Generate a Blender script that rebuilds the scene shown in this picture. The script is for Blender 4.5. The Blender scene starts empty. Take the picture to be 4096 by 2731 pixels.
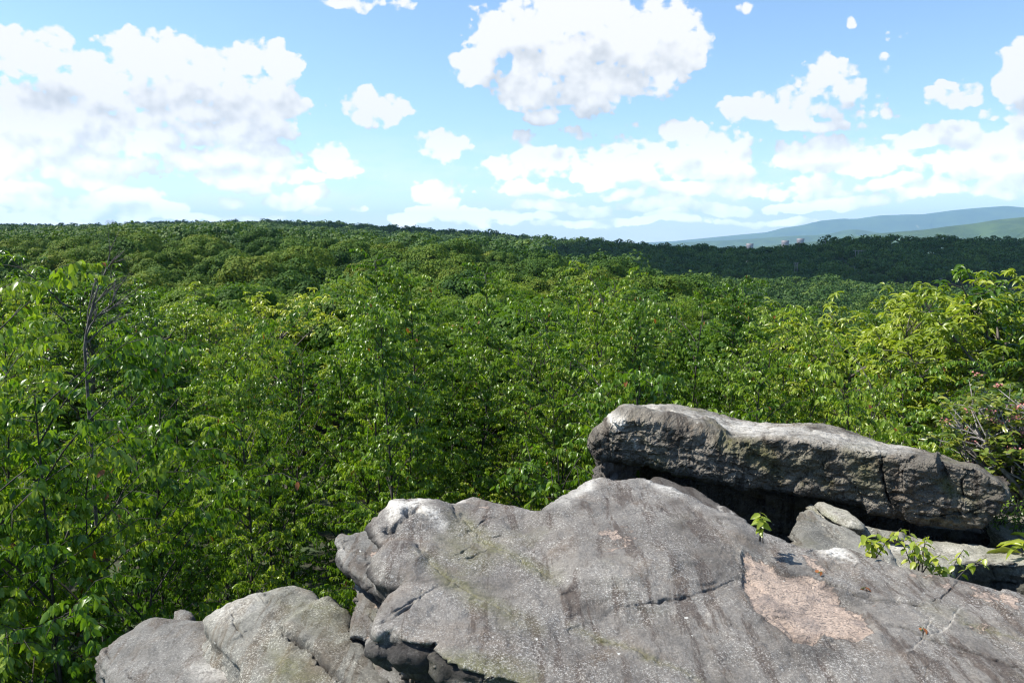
import bpy, bmesh, math, random
import numpy as np
from mathutils import Vector, Matrix

# ------------------------------------------------------------------ camera, world, sun, exposure
sc = bpy.context.scene
R = math.radians
C = sc.collection
LENS = 28.0
FPX = 4096 * LENS / 36.0
PITCH = math.atan((1365.5 - 964.0) / FPX)
cam = bpy.data.objects.new('camera', bpy.data.cameras.new('camera'))
C.objects.link(cam)
cam.data.lens = LENS
cam.data.sensor_width = 36.0
cam.data.clip_start = 0.05
cam.data.clip_end = 60000
cam.location = (0, 0, 0)
cam.rotation_euler = (math.pi / 2 - PITCH, 0, 0)
sc.camera = cam

SUN_EL, SUN_AZ = 53.0, -86.0          # azimuth measured from +Y towards +X; the sun stands high on the left
sun = bpy.data.objects.new('sun', bpy.data.lights.new('sun', 'SUN'))
C.objects.link(sun)
sun.data.energy = 5.0
sun.data.angle = R(0.53)
sun.data.color = (1.0, 0.955, 0.88)
SD = Vector((math.sin(R(SUN_AZ)) * math.cos(R(SUN_EL)), math.cos(R(SUN_AZ)) * math.cos(R(SUN_EL)), math.sin(R(SUN_EL))))
sun.rotation_euler = (-SD).to_track_quat('-Z', 'Y').to_euler()
sun.location = (-30, 0, 40)

sc.view_settings.view_transform = 'Standard'
sc.view_settings.look = 'None'
sc.view_settings.exposure = 0.82
sc.view_settings.gamma = 1.0
sc.view_settings.use_curve_mapping = False
sc.render.engine = 'CYCLES'
cy = sc.cycles
cy.use_denoising = True
cy.denoiser = 'OPENIMAGEDENOISE'
cy.denoising_input_passes = 'RGB_ALBEDO_NORMAL'
cy.max_bounces = 7
cy.diffuse_bounces = 1
cy.glossy_bounces = 2
cy.transmission_bounces = 2
cy.volume_bounces = 0
cy.transparent_max_bounces = 4
cy.sample_clamp_indirect = 4.0
cy.sample_clamp_direct = 12.0
cy.caustics_reflective = False
cy.caustics_refractive = False
cy.filter_width = 1.2


# ------------------------------------------------------------------ photograph geometry: a pixel of the 4096 x 2731 photo to a ray
def ray(px, py):
    u = (px - 2048.0) / FPX
    v = (1365.5 - py) / FPX
    return Vector((u, math.cos(PITCH) + v * math.sin(PITCH), -math.sin(PITCH) + v * math.cos(PITCH)))


def P(px, py, Y):
    d = ray(px, py)
    return d * (Y / d.y)


def PP(px, py, pl):
    """pixel -> point on the plane z = a + b*x + c*y"""
    a, b, c = pl
    d = ray(px, py)
    return d * (a / (d.z - b * d.x - c * d.y))


def slope(py):
    d = ray(2048, py)
    return d.z / d.y


def colx(px, row=1100):
    d = ray(px, row)
    return d.x / d.y


def interp(x, pts):
    return float(np.interp(x, [p[0] for p in pts], [p[1] for p in pts]))


# ------------------------------------------------------------------ node helpers
class NT:
    def __init__(s, tree):
        s.t = tree
        s.n = tree.nodes
        s.l = tree.links

    def new(s, typ, **kw):
        n = s.n.new(typ)
        for k, v in kw.items():
            setattr(n, k, v)
        return n

    def put(s, sock, v):
        if v is None:
            return
        if isinstance(v, bpy.types.NodeSocket):
            s.l.new(v, sock)
        else:
            sock.default_value = v

    def math(s, op, a, b=None, c=None, clamp=False):
        n = s.new('ShaderNodeMath', operation=op, use_clamp=clamp)
        s.put(n.inputs[0], a)
        s.put(n.inputs[1], b)
        s.put(n.inputs[2], c)
        return n.outputs[0]

    def vmath(s, op, a, b=None, c=None, scale=None):
        n = s.new('ShaderNodeVectorMath', operation=op)
        s.put(n.inputs[0], a)
        s.put(n.inputs[1], b)
        s.put(n.inputs[2], c)
        if scale is not None:
            s.put(n.inputs['Scale'], scale)
        return n.outputs['Value'] if op in ('DOT_PRODUCT', 'LENGTH', 'DISTANCE') else n.outputs[0]

    def noise(s, vec, scale, detail=4, rough=0.5, dist=0.0, col=False):
        n = s.new('ShaderNodeTexNoise')
        s.put(n.inputs['Vector'], vec)
        n.inputs['Scale'].default_value = scale
        n.inputs['Detail'].default_value = detail
        n.inputs['Roughness'].default_value = rough
        n.inputs['Distortion'].default_value = dist
        return n.outputs['Color' if col else 'Fac']

    def voro(s, vec, scale, feature='F1', out='Distance', rnd=1.0):
        n = s.new('ShaderNodeTexVoronoi', feature=feature)
        s.put(n.inputs['Vector'], vec)
        n.inputs['Scale'].default_value = scale
        n.inputs['Randomness'].default_value = rnd
        return n.outputs[out]

    def maprange(s, v, a, b, c=0.0, d=1.0, smooth=True):
        n = s.new('ShaderNodeMapRange', interpolation_type='SMOOTHSTEP' if smooth else 'LINEAR')
        s.put(n.inputs['Value'], v)
        for k, x in zip(('From Min', 'From Max', 'To Min', 'To Max'), (a, b, c, d)):
            n.inputs[k].default_value = x
        return n.outputs['Result']

    def mix(s, f, a, b, blend='MIX'):
        n = s.new('ShaderNodeMix', data_type='RGBA', blend_type=blend)
        s.put(n.inputs[0], f)
        s.put(n.inputs[6], a if isinstance(a, bpy.types.NodeSocket) else (*a, 1))
        s.put(n.inputs[7], b if isinstance(b, bpy.types.NodeSocket) else (*b, 1))
        return n.outputs[2]

    def attr(s, name, out='Fac'):
        n = s.new('ShaderNodeAttribute', attribute_name=name)
        return n.outputs[out]

    def ramp(s, f, stops):
        n = s.new('ShaderNodeValToRGB')
        el = n.color_ramp.elements
        while len(el) < len(stops):
            el.new(0.5)
        for e, (p, c) in zip(el, stops):
            e.position = p
            e.color = (*c, 1)
        s.put(n.inputs[0], f)
        return n.outputs[0]


# ------------------------------------------------------------------ sky with its clouds (world, laid out by compass direction)
def px_dir(px, py):
    d = ray(px, py).normalized()
    return math.atan2(d.x, d.y), math.asin(d.z)


# cumulus clouds: centre and half sizes as seen from the overlook
K = 4096 / 2352
BL = [(90, 120, 105, 62), (190, 190, 90, 62), (40, 250, 85, 70), (150, 270, 120, 70), (320, 130, 75, 50), (400, 120, 90, 50),
      (480, 150, 90, 62), (570, 150, 80, 55), (655, 150, 60, 55), (420, 220, 170, 75), (590, 235, 120, 55), (660, 245, 58, 42),
      (300, 300, 170, 55), (500, 300, 160, 38), (620, 300, 55, 28), (80, 350, 110, 55), (230, 380, 170, 38), (430, 360, 55, 32),
      (530, 355, 110, 34), (630, 375, 60, 28), (560, 400, 140, 26), (745, 362, 52, 32), (780, 385, 60, 22), (700, 400, 60, 18),
      (90, 455, 110, 26), (230, 415, 60, 20), (250, 455, 90, 30), (60, 490, 130, 20), (300, 490, 70, 14), (690, 450, 70, 26),
      (530, 450, 34, 18), (740, 488, 34, 14), (830, 480, 24, 12), (840, 245, 50, 36), (868, 268, 55, 30), (835, 222, 30, 22),
      (800, 8, 90, 20), (930, 6, 75, 16), (960, 325, 22, 14), (1022, 342, 58, 34), (1018, 440, 66, 26), (1040, 465, 40, 12),
      (1090, 150, 62, 42), (1140, 100, 78, 60), (1200, 50, 90, 55), (1330, 30, 130, 60), (1280, 130, 150, 80), (1430, 80, 130, 75),
      (1530, 40, 70, 60), (1570, 110, 58, 50), (1510, 160, 90, 55), (1370, 200, 150, 52), (1230, 200, 90, 48), (1255, 265, 38, 20),
      (1180, 235, 50, 20), (1700, 22, 26, 22), (1210, 335, 46, 34), (1150, 385, 60, 22), (1325, 312, 40, 22), (1250, 375, 110, 34),
      (1450, 305, 46, 20), (1480, 370, 150, 42), (1400, 400, 160, 26), (1570, 300, 60, 34), (1660, 340, 90, 40), (1600, 390, 140, 22),
      (1230, 430, 100, 18), (1740, 250, 60, 34), (1830, 250, 90, 50), (1900, 175, 72, 34), (1890, 230, 100, 48), (1960, 270, 80, 34),
      (1880, 295, 110, 16), (1880, 355, 110, 36), (2010, 370, 130, 30), (1965, 58, 18, 14), (2035, 150, 26, 40), (2060, 82, 34, 13),
      (2150, 210, 34, 26), (2185, 222, 46, 30), (2175, 190, 24, 16), (2340, 130, 55, 45), (2310, 200, 50, 50), (2340, 260, 80, 40),
      (2260, 268, 40, 18), (2200, 320, 90, 36), (2310, 330, 110, 46), (2120, 330, 90, 22), (2230, 385, 170, 32), (1560, 435, 70, 18),
      (1700, 425, 110, 24), (1850, 430, 110, 22), (1430, 445, 60, 12), (1360, 480, 60, 16), (1240, 468, 70, 16), (1110, 495, 90, 18),
      (950, 500, 60, 16), (1520, 470, 90, 16), (1650, 475, 90, 14), (1960, 460, 120, 16), (2150, 440, 120, 18), (2300, 430, 80, 24),
      (420, 497, 120, 12), (600, 492, 80, 10), (1500, 505, 140, 12), (1750, 505, 150, 10), (1300, 515, 120, 10), (60, 430, 90, 20), (180, 475, 120, 22), (330, 455, 50, 16), (380, 480, 60, 14), (20, 500, 80, 16), (150, 505, 160, 12), (1000, 480, 70, 14), (1180, 500, 90, 12), (1380, 420, 60, 14), (1530, 490, 50, 10), (1820, 470, 80, 12), (2050, 420, 90, 16)]

WISP = {(1700, 22), (1965, 58), (2035, 150), (2060, 82), (1325, 312), (960, 325), (800, 8), (930, 6), (1450, 305), (530, 450), (740, 488), (830, 480), (1960, 270), (2340, 260), (1210, 335), (1180, 235)}

world = bpy.data.worlds.new('World')
sc.world = world
world.use_nodes = True
wt = NT(world.node_tree)
wt.n.clear()
cg = bpy.data.node_groups.new('cloud_field', 'ShaderNodeTree')
cg.interface.new_socket('Vector', in_out='INPUT', socket_type='NodeSocketVector')
cg.interface.new_socket('Density', in_out='OUTPUT', socket_type='NodeSocketFloat')
cg.interface.new_socket('Mass', in_out='OUTPUT', socket_type='NodeSocketFloat')
cg.interface.new_socket('Body', in_out='OUTPUT', socket_type='NodeSocketFloat')
g = NT(cg)
gi, go = g.new('NodeGroupInput'), g.new('NodeGroupOutput')
q = gi.outputs[0]
w1 = g.vmath('MULTIPLY_ADD', g.noise(q, 9.0, 3, 0.55, col=True), (0.07, 0.045, 0), g.vmath('ADD', q, (-0.035, -0.0225, 0)))
acc = None
for cx, cyy, rx, ry in BL:
    wisp = 0.5 if (cx, cyy) in WISP else 0.0
    a, e = px_dir(cx * K, cyy * K)
    a2, _ = px_dir((cx + rx) * K, cyy * K)
    _, e2 = px_dir(cx * K, (cyy + ry) * K)
    ia, ie = 1 / max(abs(a2 - a) * 1.06, 1e-3), 1 / max(abs(e2 - e) * 1.12, 1e-3)
    v = g.vmath('MULTIPLY_ADD', w1, (ia, ie, 0), (-a * ia, -e * ie, 0))
    r2 = g.vmath('DOT_PRODUCT', v, v)
    if wisp:
        r2 = g.math('ADD', r2, wisp)
    if acc is None:
        acc = r2
    else:
        sm = g.new('ShaderNodeMath', operation='SMOOTH_MIN')
        g.put(sm.inputs[0], acc)
        g.put(sm.inputs[1], r2)
        sm.inputs[2].default_value = 0.35
        acc = sm.outputs[0]
F = g.math('SUBTRACT', 1.0, acc)
F = g.math('MAXIMUM', F, -1.2)
n1 = g.noise(g.vmath('MULTIPLY', q, (1, 1.35, 1)), 15.0, 3, 0.5, 0.1)
n1 = g.math('MULTIPLY', g.math('SUBTRACT', n1, 0.5), 2.0)
n2 = g.noise(g.vmath('MULTIPLY', q, (1, 1.3, 1)), 42.0, 12, 0.64, 0.3)
n2 = g.math('MULTIPLY', g.math('SUBTRACT', n2, 0.5), 1.5)
puff = g.voro(g.vmath('MULTIPLY_ADD', g.noise(q, 60, 3, 0.6, col=True), (0.022, 0.022, 0), g.vmath('MULTIPLY', q, (1, 1.2, 1))), 44.0, 'SMOOTH_F1')
puff = g.math('MULTIPLY', g.math('SUBTRACT', 0.42, puff), 1.2)
puff2 = g.voro(g.vmath('MULTIPLY_ADD', g.noise(q, 110, 3, 0.6, col=True), (0.010, 0.010, 0), g.vmath('MULTIPLY', q, (1, 1.15, 1))), 105.0, 'SMOOTH_F1')
puff2 = g.math('MULTIPLY', g.math('SUBTRACT', 0.42, puff2), 1.15)
body = g.math('ADD', g.math('MULTIPLY_ADD', F, 0.9, 0.05), g.math('ADD', n1, g.math('MULTIPLY', puff, 0.5)))
g.put(go.inputs[0], g.math('ADD', body, g.math('ADD', puff2, g.math('MULTIPLY_ADD', puff, 0.5, n2))))
g.put(go.inputs[1], F)
g.put(go.inputs[2], g.math('ADD', g.math('MULTIPLY', n1, 0.4), g.math('ADD', g.math('MULTIPLY', n2, 0.25), g.math('ADD', puff, g.math('MULTIPLY', puff2, 0.6)))))

tc = wt.new('ShaderNodeTexCoord')
sep = wt.new('ShaderNodeSeparateXYZ')
wt.l.new(tc.outputs['Generated'], sep.inputs[0])
az = wt.math('ARCTAN2', sep.outputs[0], sep.outputs[1])
el = wt.math('ARCSINE', sep.outputs[2])
cmb = wt.new('ShaderNodeCombineXYZ')
wt.put(cmb.inputs[0], az)
wt.put(cmb.inputs[1], el)


def field(vec):
    n = wt.new('ShaderNodeGroup')
    n.node_tree = cg
    wt.put(n.inputs[0], vec)
    return n.outputs[0], n.outputs[1], n.outputs[2]


D0, F0, B0 = field(cmb.outputs[0])
_, F1, B1 = field(wt.vmath('ADD', cmb.outputs[0], (-0.006, 0.011, 0)))
alpha = wt.maprange(D0, -0.08, 0.36)
_, F2, _ = field(wt.vmath('ADD', cmb.outputs[0], (-0.010, 0.045, 0)))
lit = wt.math('MULTIPLY_ADD', wt.math('SUBTRACT', B0, B1), 0.8, wt.math('MULTIPLY', wt.math('SUBTRACT', F0, F2), 1.1))
thick = wt.maprange(F0, 0.2, 0.95)
shade = wt.math('SUBTRACT', wt.math('MULTIPLY_ADD', lit, 0.42, 0.95), wt.math('MULTIPLY', thick, 0.10), clamp=True)
ccol = wt.ramp(shade, [(0.0, (0.56, 0.60, 0.66)), (0.45, (0.68, 0.72, 0.78)), (0.72, (0.86, 0.89, 0.93)), (0.93, (1.06, 1.07, 1.08)), (1.0, (1.12, 1.12, 1.12))])
CLOUD = 5.95
ccol = wt.vmath('SCALE', ccol, scale=wt.maprange(el, 0.0, 0.15, CLOUD * 1.75, CLOUD))
# a thin veil of far cloud low over the horizon
veil = wt.math('MULTIPLY', wt.maprange(el, 0.16, 0.0), wt.maprange(wt.noise(wt.vmath('MULTIPLY', cmb.outputs[0], (1, 3.5, 1)), 9, 6, 0.6), 0.44, 0.60, 0.05, 0.55))
sky = wt.new('ShaderNodeTexSky', sky_type='NISHITA')
sky.sun_disc = False
sky.sun_elevation = R(SUN_EL)
sky.sun_rotation = R(SUN_AZ)
sky.altitude = 300
sky.air_density = 1.0
sky.dust_density = 0.6
sky.ozone_density = 1.4
skyc = sky.outputs[0]
skyc = wt.mix(1.0, skyc, (1.14, 1.27, 1.36), 'MULTIPLY')
c1 = wt.mix(veil, skyc, (7.4, 7.8, 8.2))
c1 = wt.mix(wt.math('MULTIPLY', wt.maprange(el, 0.075, 0.0), 0.55), c1, (6.6, 7.5, 8.2))
c2 = wt.mix(alpha, c1, ccol)
# the sky brightens towards the horizon, where the line of sight is longest
c2 = wt.vmath('SCALE', c2, scale=wt.maprange(el, 0.0, 0.13, 1.12, 1.0))
low = wt.maprange(sep.outputs[2], -0.02, 0.0)
c3 = wt.mix(low, (0.6, 0.8, 0.6), c2)
bg = wt.new('ShaderNodeBackground')
bg.inputs['Strength'].default_value = 0.09
wt.put(bg.inputs['Color'], c3)
wo = wt.new('ShaderNodeOutputWorld')
wt.l.new(bg.outputs[0], wo.inputs[0])
world.cycles.sampling_method = 'MANUAL'
world.cycles.sample_map_resolution = 512


# ------------------------------------------------------------------ numpy noise
_rs = np.random.RandomState(7)
_perm = _rs.permutation(4096)
_grad = _rs.normal(size=(4096, 3))
_grad /= np.linalg.norm(_grad, axis=1)[:, None]


def perlin(p):
    i = np.floor(p).astype(np.int64)
    f = p - i
    u = f * f * f * (f * (f * 6 - 15) + 10)
    out = 0
    for dx in (0, 1):
        for dy in (0, 1):
            for dz in (0, 1):
                h = _perm[(i[:, 0] + dx) & 4095]
                h = _perm[(h + i[:, 1] + dy) & 4095]
                h = _perm[(h + i[:, 2] + dz) & 4095]
                gr = _grad[h]
                d = f - np.array([dx, dy, dz])
                w = (u[:, 0] if dx else 1 - u[:, 0]) * (u[:, 1] if dy else 1 - u[:, 1]) * (u[:, 2] if dz else 1 - u[:, 2])
                out = out + w * (gr * d).sum(1)
    return out * 1.6


def fbm(p, octv=4, gain=0.5, ridged=False):
    s, a = 0, 1.0
    for k in range(octv):
        n = perlin(p * (2.03 ** k) + 17.3 * k)
        s = s + a * ((1 - 2 * np.abs(n)) if ridged else n)
        a *= gain
    return s


_jit = _rs.rand(4096, 3)
_tilt = _rs.normal(size=(4096, 3))


def facets(q):
    """broken planes: per-cell offset and tilt, plus the distance to the cell border"""
    i = np.floor(q).astype(np.int64)
    n = len(q)
    b1, b2 = np.full(n, 1e9), np.full(n, 1e9)
    val = np.zeros(n)
    for dx in (-1, 0, 1):
        for dy in (-1, 0, 1):
            for dz in (-1, 0, 1):
                h = _perm[(i[:, 0] + dx) & 4095]
                h = _perm[(h + i[:, 1] + dy) & 4095]
                h = _perm[(h + i[:, 2] + dz) & 4095]
                r = q - (i + np.array([dx, dy, dz]) + _jit[h])
                d2 = (r * r).sum(1)
                new = d2 < b1
                b2 = np.where(new, b1, np.minimum(b2, d2))
                b1 = np.where(new, d2, b1)
                val = np.where(new, _jit[h, 0] - 0.5 + 0.55 * (r * _tilt[h]).sum(1), val)
    return val, np.sqrt(b2) - np.sqrt(b1)


# ------------------------------------------------------------------ object helpers
def tag(o, label=None, cat=None, group=None, kind=None):
    if label:
        o['label'] = label
    if cat:
        o['category'] = cat
    if group:
        o['group'] = group
    if kind:
        o['kind'] = kind
    return o


def link(name, me, parent=None, mat=None):
    o = bpy.data.objects.new(name, me)
    C.objects.link(o)
    if parent:
        o.parent = parent
    if mat and me:
        for m in (mat if isinstance(mat, (list, tuple)) else [mat]):
            me.materials.append(m)
    return o


def empty(name, loc, label, cat, group=None):
    o = bpy.data.objects.new(name, None)
    o.empty_display_size = 0.2
    C.objects.link(o)
    o.location = loc
    return tag(o, label, cat, group)


def quadmesh(name, V, Q, smooth=False, attrs=None):
    """V (n,3), Q (m,4) -> mesh, built with foreach_set"""
    me = bpy.data.meshes.new(name)
    V = np.ascontiguousarray(V, dtype=np.float32)
    Q = np.ascontiguousarray(Q, dtype=np.int32)
    me.vertices.add(len(V))
    me.vertices.foreach_set('co', V.ravel())
    k = Q.shape[1]
    me.loops.add(Q.size)
    me.loops.foreach_set('vertex_index', Q.ravel())
    me.polygons.add(len(Q))
    me.polygons.foreach_set('loop_start', np.arange(0, Q.size, k, dtype=np.int32))
    me.polygons.foreach_set('loop_total', np.full(len(Q), k, dtype=np.int32))
    me.polygons.foreach_set('use_smooth', np.full(len(Q), smooth, dtype=bool))
    me.update(calc_edges=True)
    for n, (dom, arr) in (attrs or {}).items():
        at = me.attributes.new(n, 'FLOAT', dom)
        at.data.foreach_set('value', np.ascontiguousarray(arr, dtype=np.float32))
    return me


class Tubes:
    def __init__(s, sides=5):
        s.V, s.Q, s.n, s.k = [], [], 0, sides

    def add(s, pts, rads):
        k = s.k
        pts = [Vector(p) for p in pts]
        n = len(pts)
        up = Vector((0.3, 0.1, 1))
        for i, p in enumerate(pts):
            t = (pts[min(i + 1, n - 1)] - pts[max(i - 1, 0)]).normalized()
            a = t.cross(Vector((0.9, 0.37, 0.1))).normalized()
            b = t.cross(a)
            for j in range(k):
                an = 2 * math.pi * j / k
                s.V.append(p + (a * math.cos(an) + b * math.sin(an)) * rads[i])
        for i in range(n - 1):
            for j in range(k):
                o = s.n + i * k
                s.Q.append((o + j, o + (j + 1) % k, o + k + (j + 1) % k, o + k + j))
        s.n += n * k

    def mesh(s, name):
        return quadmesh(name, np.array([tuple(v) for v in s.V]), np.array(s.Q), smooth=True)


# ------------------------------------------------------------------ materials
def new_mat(name):
    m = bpy.data.materials.new(name)
    m.use_nodes = True
    m.node_tree.nodes.clear()
    t = NT(m.node_tree)
    out = t.new('ShaderNodeOutputMaterial')
    return m, t, out


def leaf_mat(name, cols, trans=0.40, rough=0.36, tcol=(1.35, 1.45, 0.55), spec=0.5, vary=0.5):
    """leaf blade: glossy skin over a surface that also lets light through; cols = stops by leaf tint"""
    m, t, out = new_mat(name)
    tint = t.attr('tint')
    oi = t.new('ShaderNodeObjectInfo')
    f = t.math('ADD', tint, t.math('MULTIPLY', t.math('SUBTRACT', oi.outputs['Random'], 0.5), vary), clamp=False)
    f = t.math('MINIMUM', t.math('MAXIMUM', f, 0.0), 1.0)
    n = len(cols)
    base = t.ramp(f, [(p, c) for p, c in cols])
    br = t.math('GREATER_THAN', tint, 1.5)     # a few withered leaves
    base = t.mix(br, base, (0.30, 0.11, 0.035))
    b = t.new('ShaderNodeBsdfPrincipled')
    t.put(b.inputs['Base Color'], base)
    b.inputs['Roughness'].default_value = rough
    b.inputs['Specular IOR Level'].default_value = spec
    tr = t.new('ShaderNodeBsdfTranslucent')
    t.put(tr.inputs['Color'], t.mix(1.0, base, tcol, 'MULTIPLY'))
    mx = t.new('ShaderNodeMixShader')
    mx.inputs[0].default_value = trans
    t.l.new(b.outputs[0], mx.inputs[1])
    t.l.new(tr.outputs[0], mx.inputs[2])
    t.l.new(mx.outputs[0], out.inputs[0])
    return m


def simple_mat(name, c1, c2, scale=8, rough=0.85, bump=0.3, metal=0.0, obj=True):
    m, t, out = new_mat(name)
    tcx = t.new('ShaderNodeTexCoord')
    vec = tcx.outputs['Object']
    n = t.noise(vec, scale, 6, 0.6)
    b = t.new('ShaderNodeBsdfPrincipled')
    t.put(b.inputs['Base Color'], t.mix(t.maprange(n, 0.35, 0.65), c1, c2))
    b.inputs['Roughness'].default_value = rough
    b.inputs['Metallic'].default_value = metal
    if bump:
        bp = t.new('ShaderNodeBump')
        bp.inputs['Strength'].default_value = bump
        bp.inputs['Distance'].default_value = 0.02
        t.put(bp.inputs['Height'], n)
        t.l.new(bp.outputs[0], b.inputs['Normal'])
    t.l.new(b.outputs[0], out.inputs[0])
    return m


def rock_mat(name, dark, mid, light, speck=(0.62, 0.60, 0.55), speck_amt=0.5, seed=0.0, rough_bump=1.0, moss=0.25):
    """weathered sandstone; stains, and shade painted in black, come from attributes (pink, moss, white, black)"""
    m, t, out = new_mat(name)
    geo = t.new('ShaderNodeNewGeometry')
    pos = t.vmath('ADD', geo.outputs['Position'], (seed, seed * 0.7, seed * 1.3))
    big = t.noise(pos, 1.6, 8, 0.68)
    med = t.noise(pos, 7.0, 6, 0.65)
    fine = t.noise(pos, 55.0, 5, 0.7)
    grain = t.noise(pos, 70.0, 6, 0.85)
    # drip streaks: noise stretched along the slope
    st = t.noise(t.vmath('MULTIPLY', pos, (6.5, 1.1, 1.0)), 1.7, 7, 0.68, 0.5)
    base = t.mix(t.maprange(big, 0.36, 0.66), mid, light)
    base = t.mix(t.math('MULTIPLY', t.maprange(med, 0.52, 0.72), 0.55), base, dark)
    base = t.mix(t.math('MULTIPLY', t.maprange(st, 0.49, 0.59), 0.85), base, [dark[0] * 1.15, dark[1], dark[2] * 0.92])
    base = t.mix(t.math('MULTIPLY', t.maprange(t.noise(t.vmath('ADD', pos, (9.0, 4.0, 2.0)), 3.1, 5, 0.65, 0.5), 0.5, 0.68), 0.38), base, [mid[0] * 1.2, mid[1] * 0.98, mid[2] * 0.78])
    # moss
    mo = t.math('ADD', t.math('MULTIPLY', t.attr('moss'), 1.1), t.math('MULTIPLY', t.maprange(t.noise(pos, 2.6, 5, 0.6, 0.4), 0.55, 0.72), moss))
    base = t.mix(t.math('MINIMUM', t.math('MULTIPLY', mo, t.maprange(fine, 0.3, 0.6, 0.35, 0.85)), 0.9), base, (0.115, 0.115, 0.035))
    # bare pink stone, scaly
    sc_ = t.noise(t.vmath('MULTIPLY', pos, (1, 1.6, 1)), 38.0, 4, 0.65, 1.4)
    pk = t.math('MULTIPLY', t.attr('pink'), 1.0)
    pe = t.maprange(t.math('ADD', pk, t.math('MULTIPLY', t.math('SUBTRACT', t.noise(pos, 10, 7, 0.75), 0.5), 1.7)), 0.44, 0.56)
    pinkc = t.mix(t.maprange(sc_, 0.36, 0.5), (0.15, 0.125, 0.105), (0.45, 0.345, 0.272))
    pinkc = t.mix(t.math('MULTIPLY', t.maprange(med, 0.5, 0.64), 0.7), pinkc, (0.22, 0.18, 0.155))
    base = t.mix(pe, base, pinkc)
    # pale lichen specks, in drifts
    drift = t.maprange(t.noise(pos, 4.5, 4, 0.6), 0.34, 0.64, 0.06, 1.0)
    sp = t.math('MAXIMUM', t.maprange(t.noise(pos, 90.0, 5, 0.8), 0.53, 0.60), t.maprange(t.noise(pos, 150.0, 2, 0.7), 0.60, 0.66))
    sp2 = t.math('MULTIPLY', t.math('MULTIPLY', sp, drift), speck_amt)
    sp2 = t.math('MULTIPLY', sp2, t.math('SUBTRACT', 1.0, t.math('MULTIPLY', pe, 0.75)))
    base = t.mix(sp2, base, speck)
    pit = t.maprange(t.noise(t.vmath('ADD', pos, (5.0, 2.0, 7.0)), 48.0, 5, 0.8), 0.56, 0.66)
    base = t.mix(t.math('MULTIPLY', pit, 0.45), base, dark)
    # round lichen spots
    vn = t.vmath('MULTIPLY_ADD', t.noise(pos, 60, 2, 0.5, col=True), (0.02, 0.02, 0.02), pos)
    vd = t.voro(vn, 9.0)
    vr = t.voro(vn, 9.0, out='Color')
    vs = t.new('ShaderNodeSeparateColor')
    t.l.new(vr, vs.inputs[0])
    thr = t.math('MULTIPLY', t.math('MAXIMUM', t.math('SUBTRACT', vs.outputs[0], 0.68), 0.0), 0.32)
    spot = t.math('LESS_THAN', vd, thr)
    base = t.mix(t.math('MULTIPLY', spot, 0.75), base, (0.60, 0.60, 0.55))
    # white crust, then black: dark patches and painted undercut shade
    wt_ = t.math('MULTIPLY', t.attr('white'), t.maprange(t.math('ADD', t.math('MULTIPLY', fine, 0.5), t.math('MULTIPLY', med, 0.5)), 0.38, 0.54))
    base = t.mix(t.math('MINIMUM', wt_, 0.92), base, (0.72, 0.69, 0.62))
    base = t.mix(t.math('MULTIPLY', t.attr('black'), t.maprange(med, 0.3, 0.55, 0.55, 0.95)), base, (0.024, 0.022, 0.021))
    base = t.mix(1.0, base, t.ramp(grain, [(0.25, (0.5, 0.5, 0.5)), (0.75, (1.45, 1.45, 1.45))]), 'MULTIPLY')
    b = t.new('ShaderNodeBsdfPrincipled')
    t.put(b.inputs['Base Color'], base)
    b.inputs['Roughness'].default_value = 0.88
    b.inputs['Specular IOR Level'].default_value = 0.3
    h = t.math('ADD', t.math('MULTIPLY', fine, 0.6), t.math('MULTIPLY', grain, 0.25))
    h = t.math('ADD', h, t.math('MULTIPLY', med, 0.9))
    h = t.math('ADD', h, t.math('MULTIPLY', t.math('MULTIPLY', sc_, pe), 1.2))
    # flaked faces: broken scales on steep rough faces
    fl = t.voro(t.vmath('MULTIPLY_ADD', t.noise(pos, 9, 3, 0.6, col=True), (0.25, 0.25, 0.25), pos), 11.0, 'F1')
    h = t.math('ADD', h, t.math('MULTIPLY', t.math('MULTIPLY', fl, t.attr('flake')), 3.0))
    bp = t.new('ShaderNodeBump')
    bp.inputs['Strength'].default_value = 0.8
    bp.inputs['Distance'].default_value = 0.020 * rough_bump
    t.put(bp.inputs['Height'], h)
    t.l.new(bp.outputs[0], b.inputs['Normal'])
    t.l.new(b.outputs[0], out.inputs[0])
    return m


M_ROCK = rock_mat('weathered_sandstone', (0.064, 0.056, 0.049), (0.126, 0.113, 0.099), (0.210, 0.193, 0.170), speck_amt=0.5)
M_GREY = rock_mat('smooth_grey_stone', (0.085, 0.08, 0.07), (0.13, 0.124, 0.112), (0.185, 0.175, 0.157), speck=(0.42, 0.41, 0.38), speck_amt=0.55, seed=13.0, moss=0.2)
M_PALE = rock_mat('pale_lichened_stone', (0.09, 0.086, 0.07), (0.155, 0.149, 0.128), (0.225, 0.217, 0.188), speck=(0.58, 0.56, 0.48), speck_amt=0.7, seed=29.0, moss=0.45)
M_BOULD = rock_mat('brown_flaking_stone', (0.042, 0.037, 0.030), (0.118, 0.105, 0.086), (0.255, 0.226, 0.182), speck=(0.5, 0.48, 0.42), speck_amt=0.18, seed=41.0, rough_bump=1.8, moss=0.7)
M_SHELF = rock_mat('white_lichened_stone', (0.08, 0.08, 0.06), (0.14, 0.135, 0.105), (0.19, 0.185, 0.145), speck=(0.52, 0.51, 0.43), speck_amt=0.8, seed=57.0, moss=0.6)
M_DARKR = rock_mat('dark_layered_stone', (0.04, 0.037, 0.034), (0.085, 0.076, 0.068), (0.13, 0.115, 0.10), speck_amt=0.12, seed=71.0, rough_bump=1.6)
M_BARK = simple_mat('dark_birch_bark', (0.022, 0.018, 0.015), (0.06, 0.052, 0.045), 14, 0.8)
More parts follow.
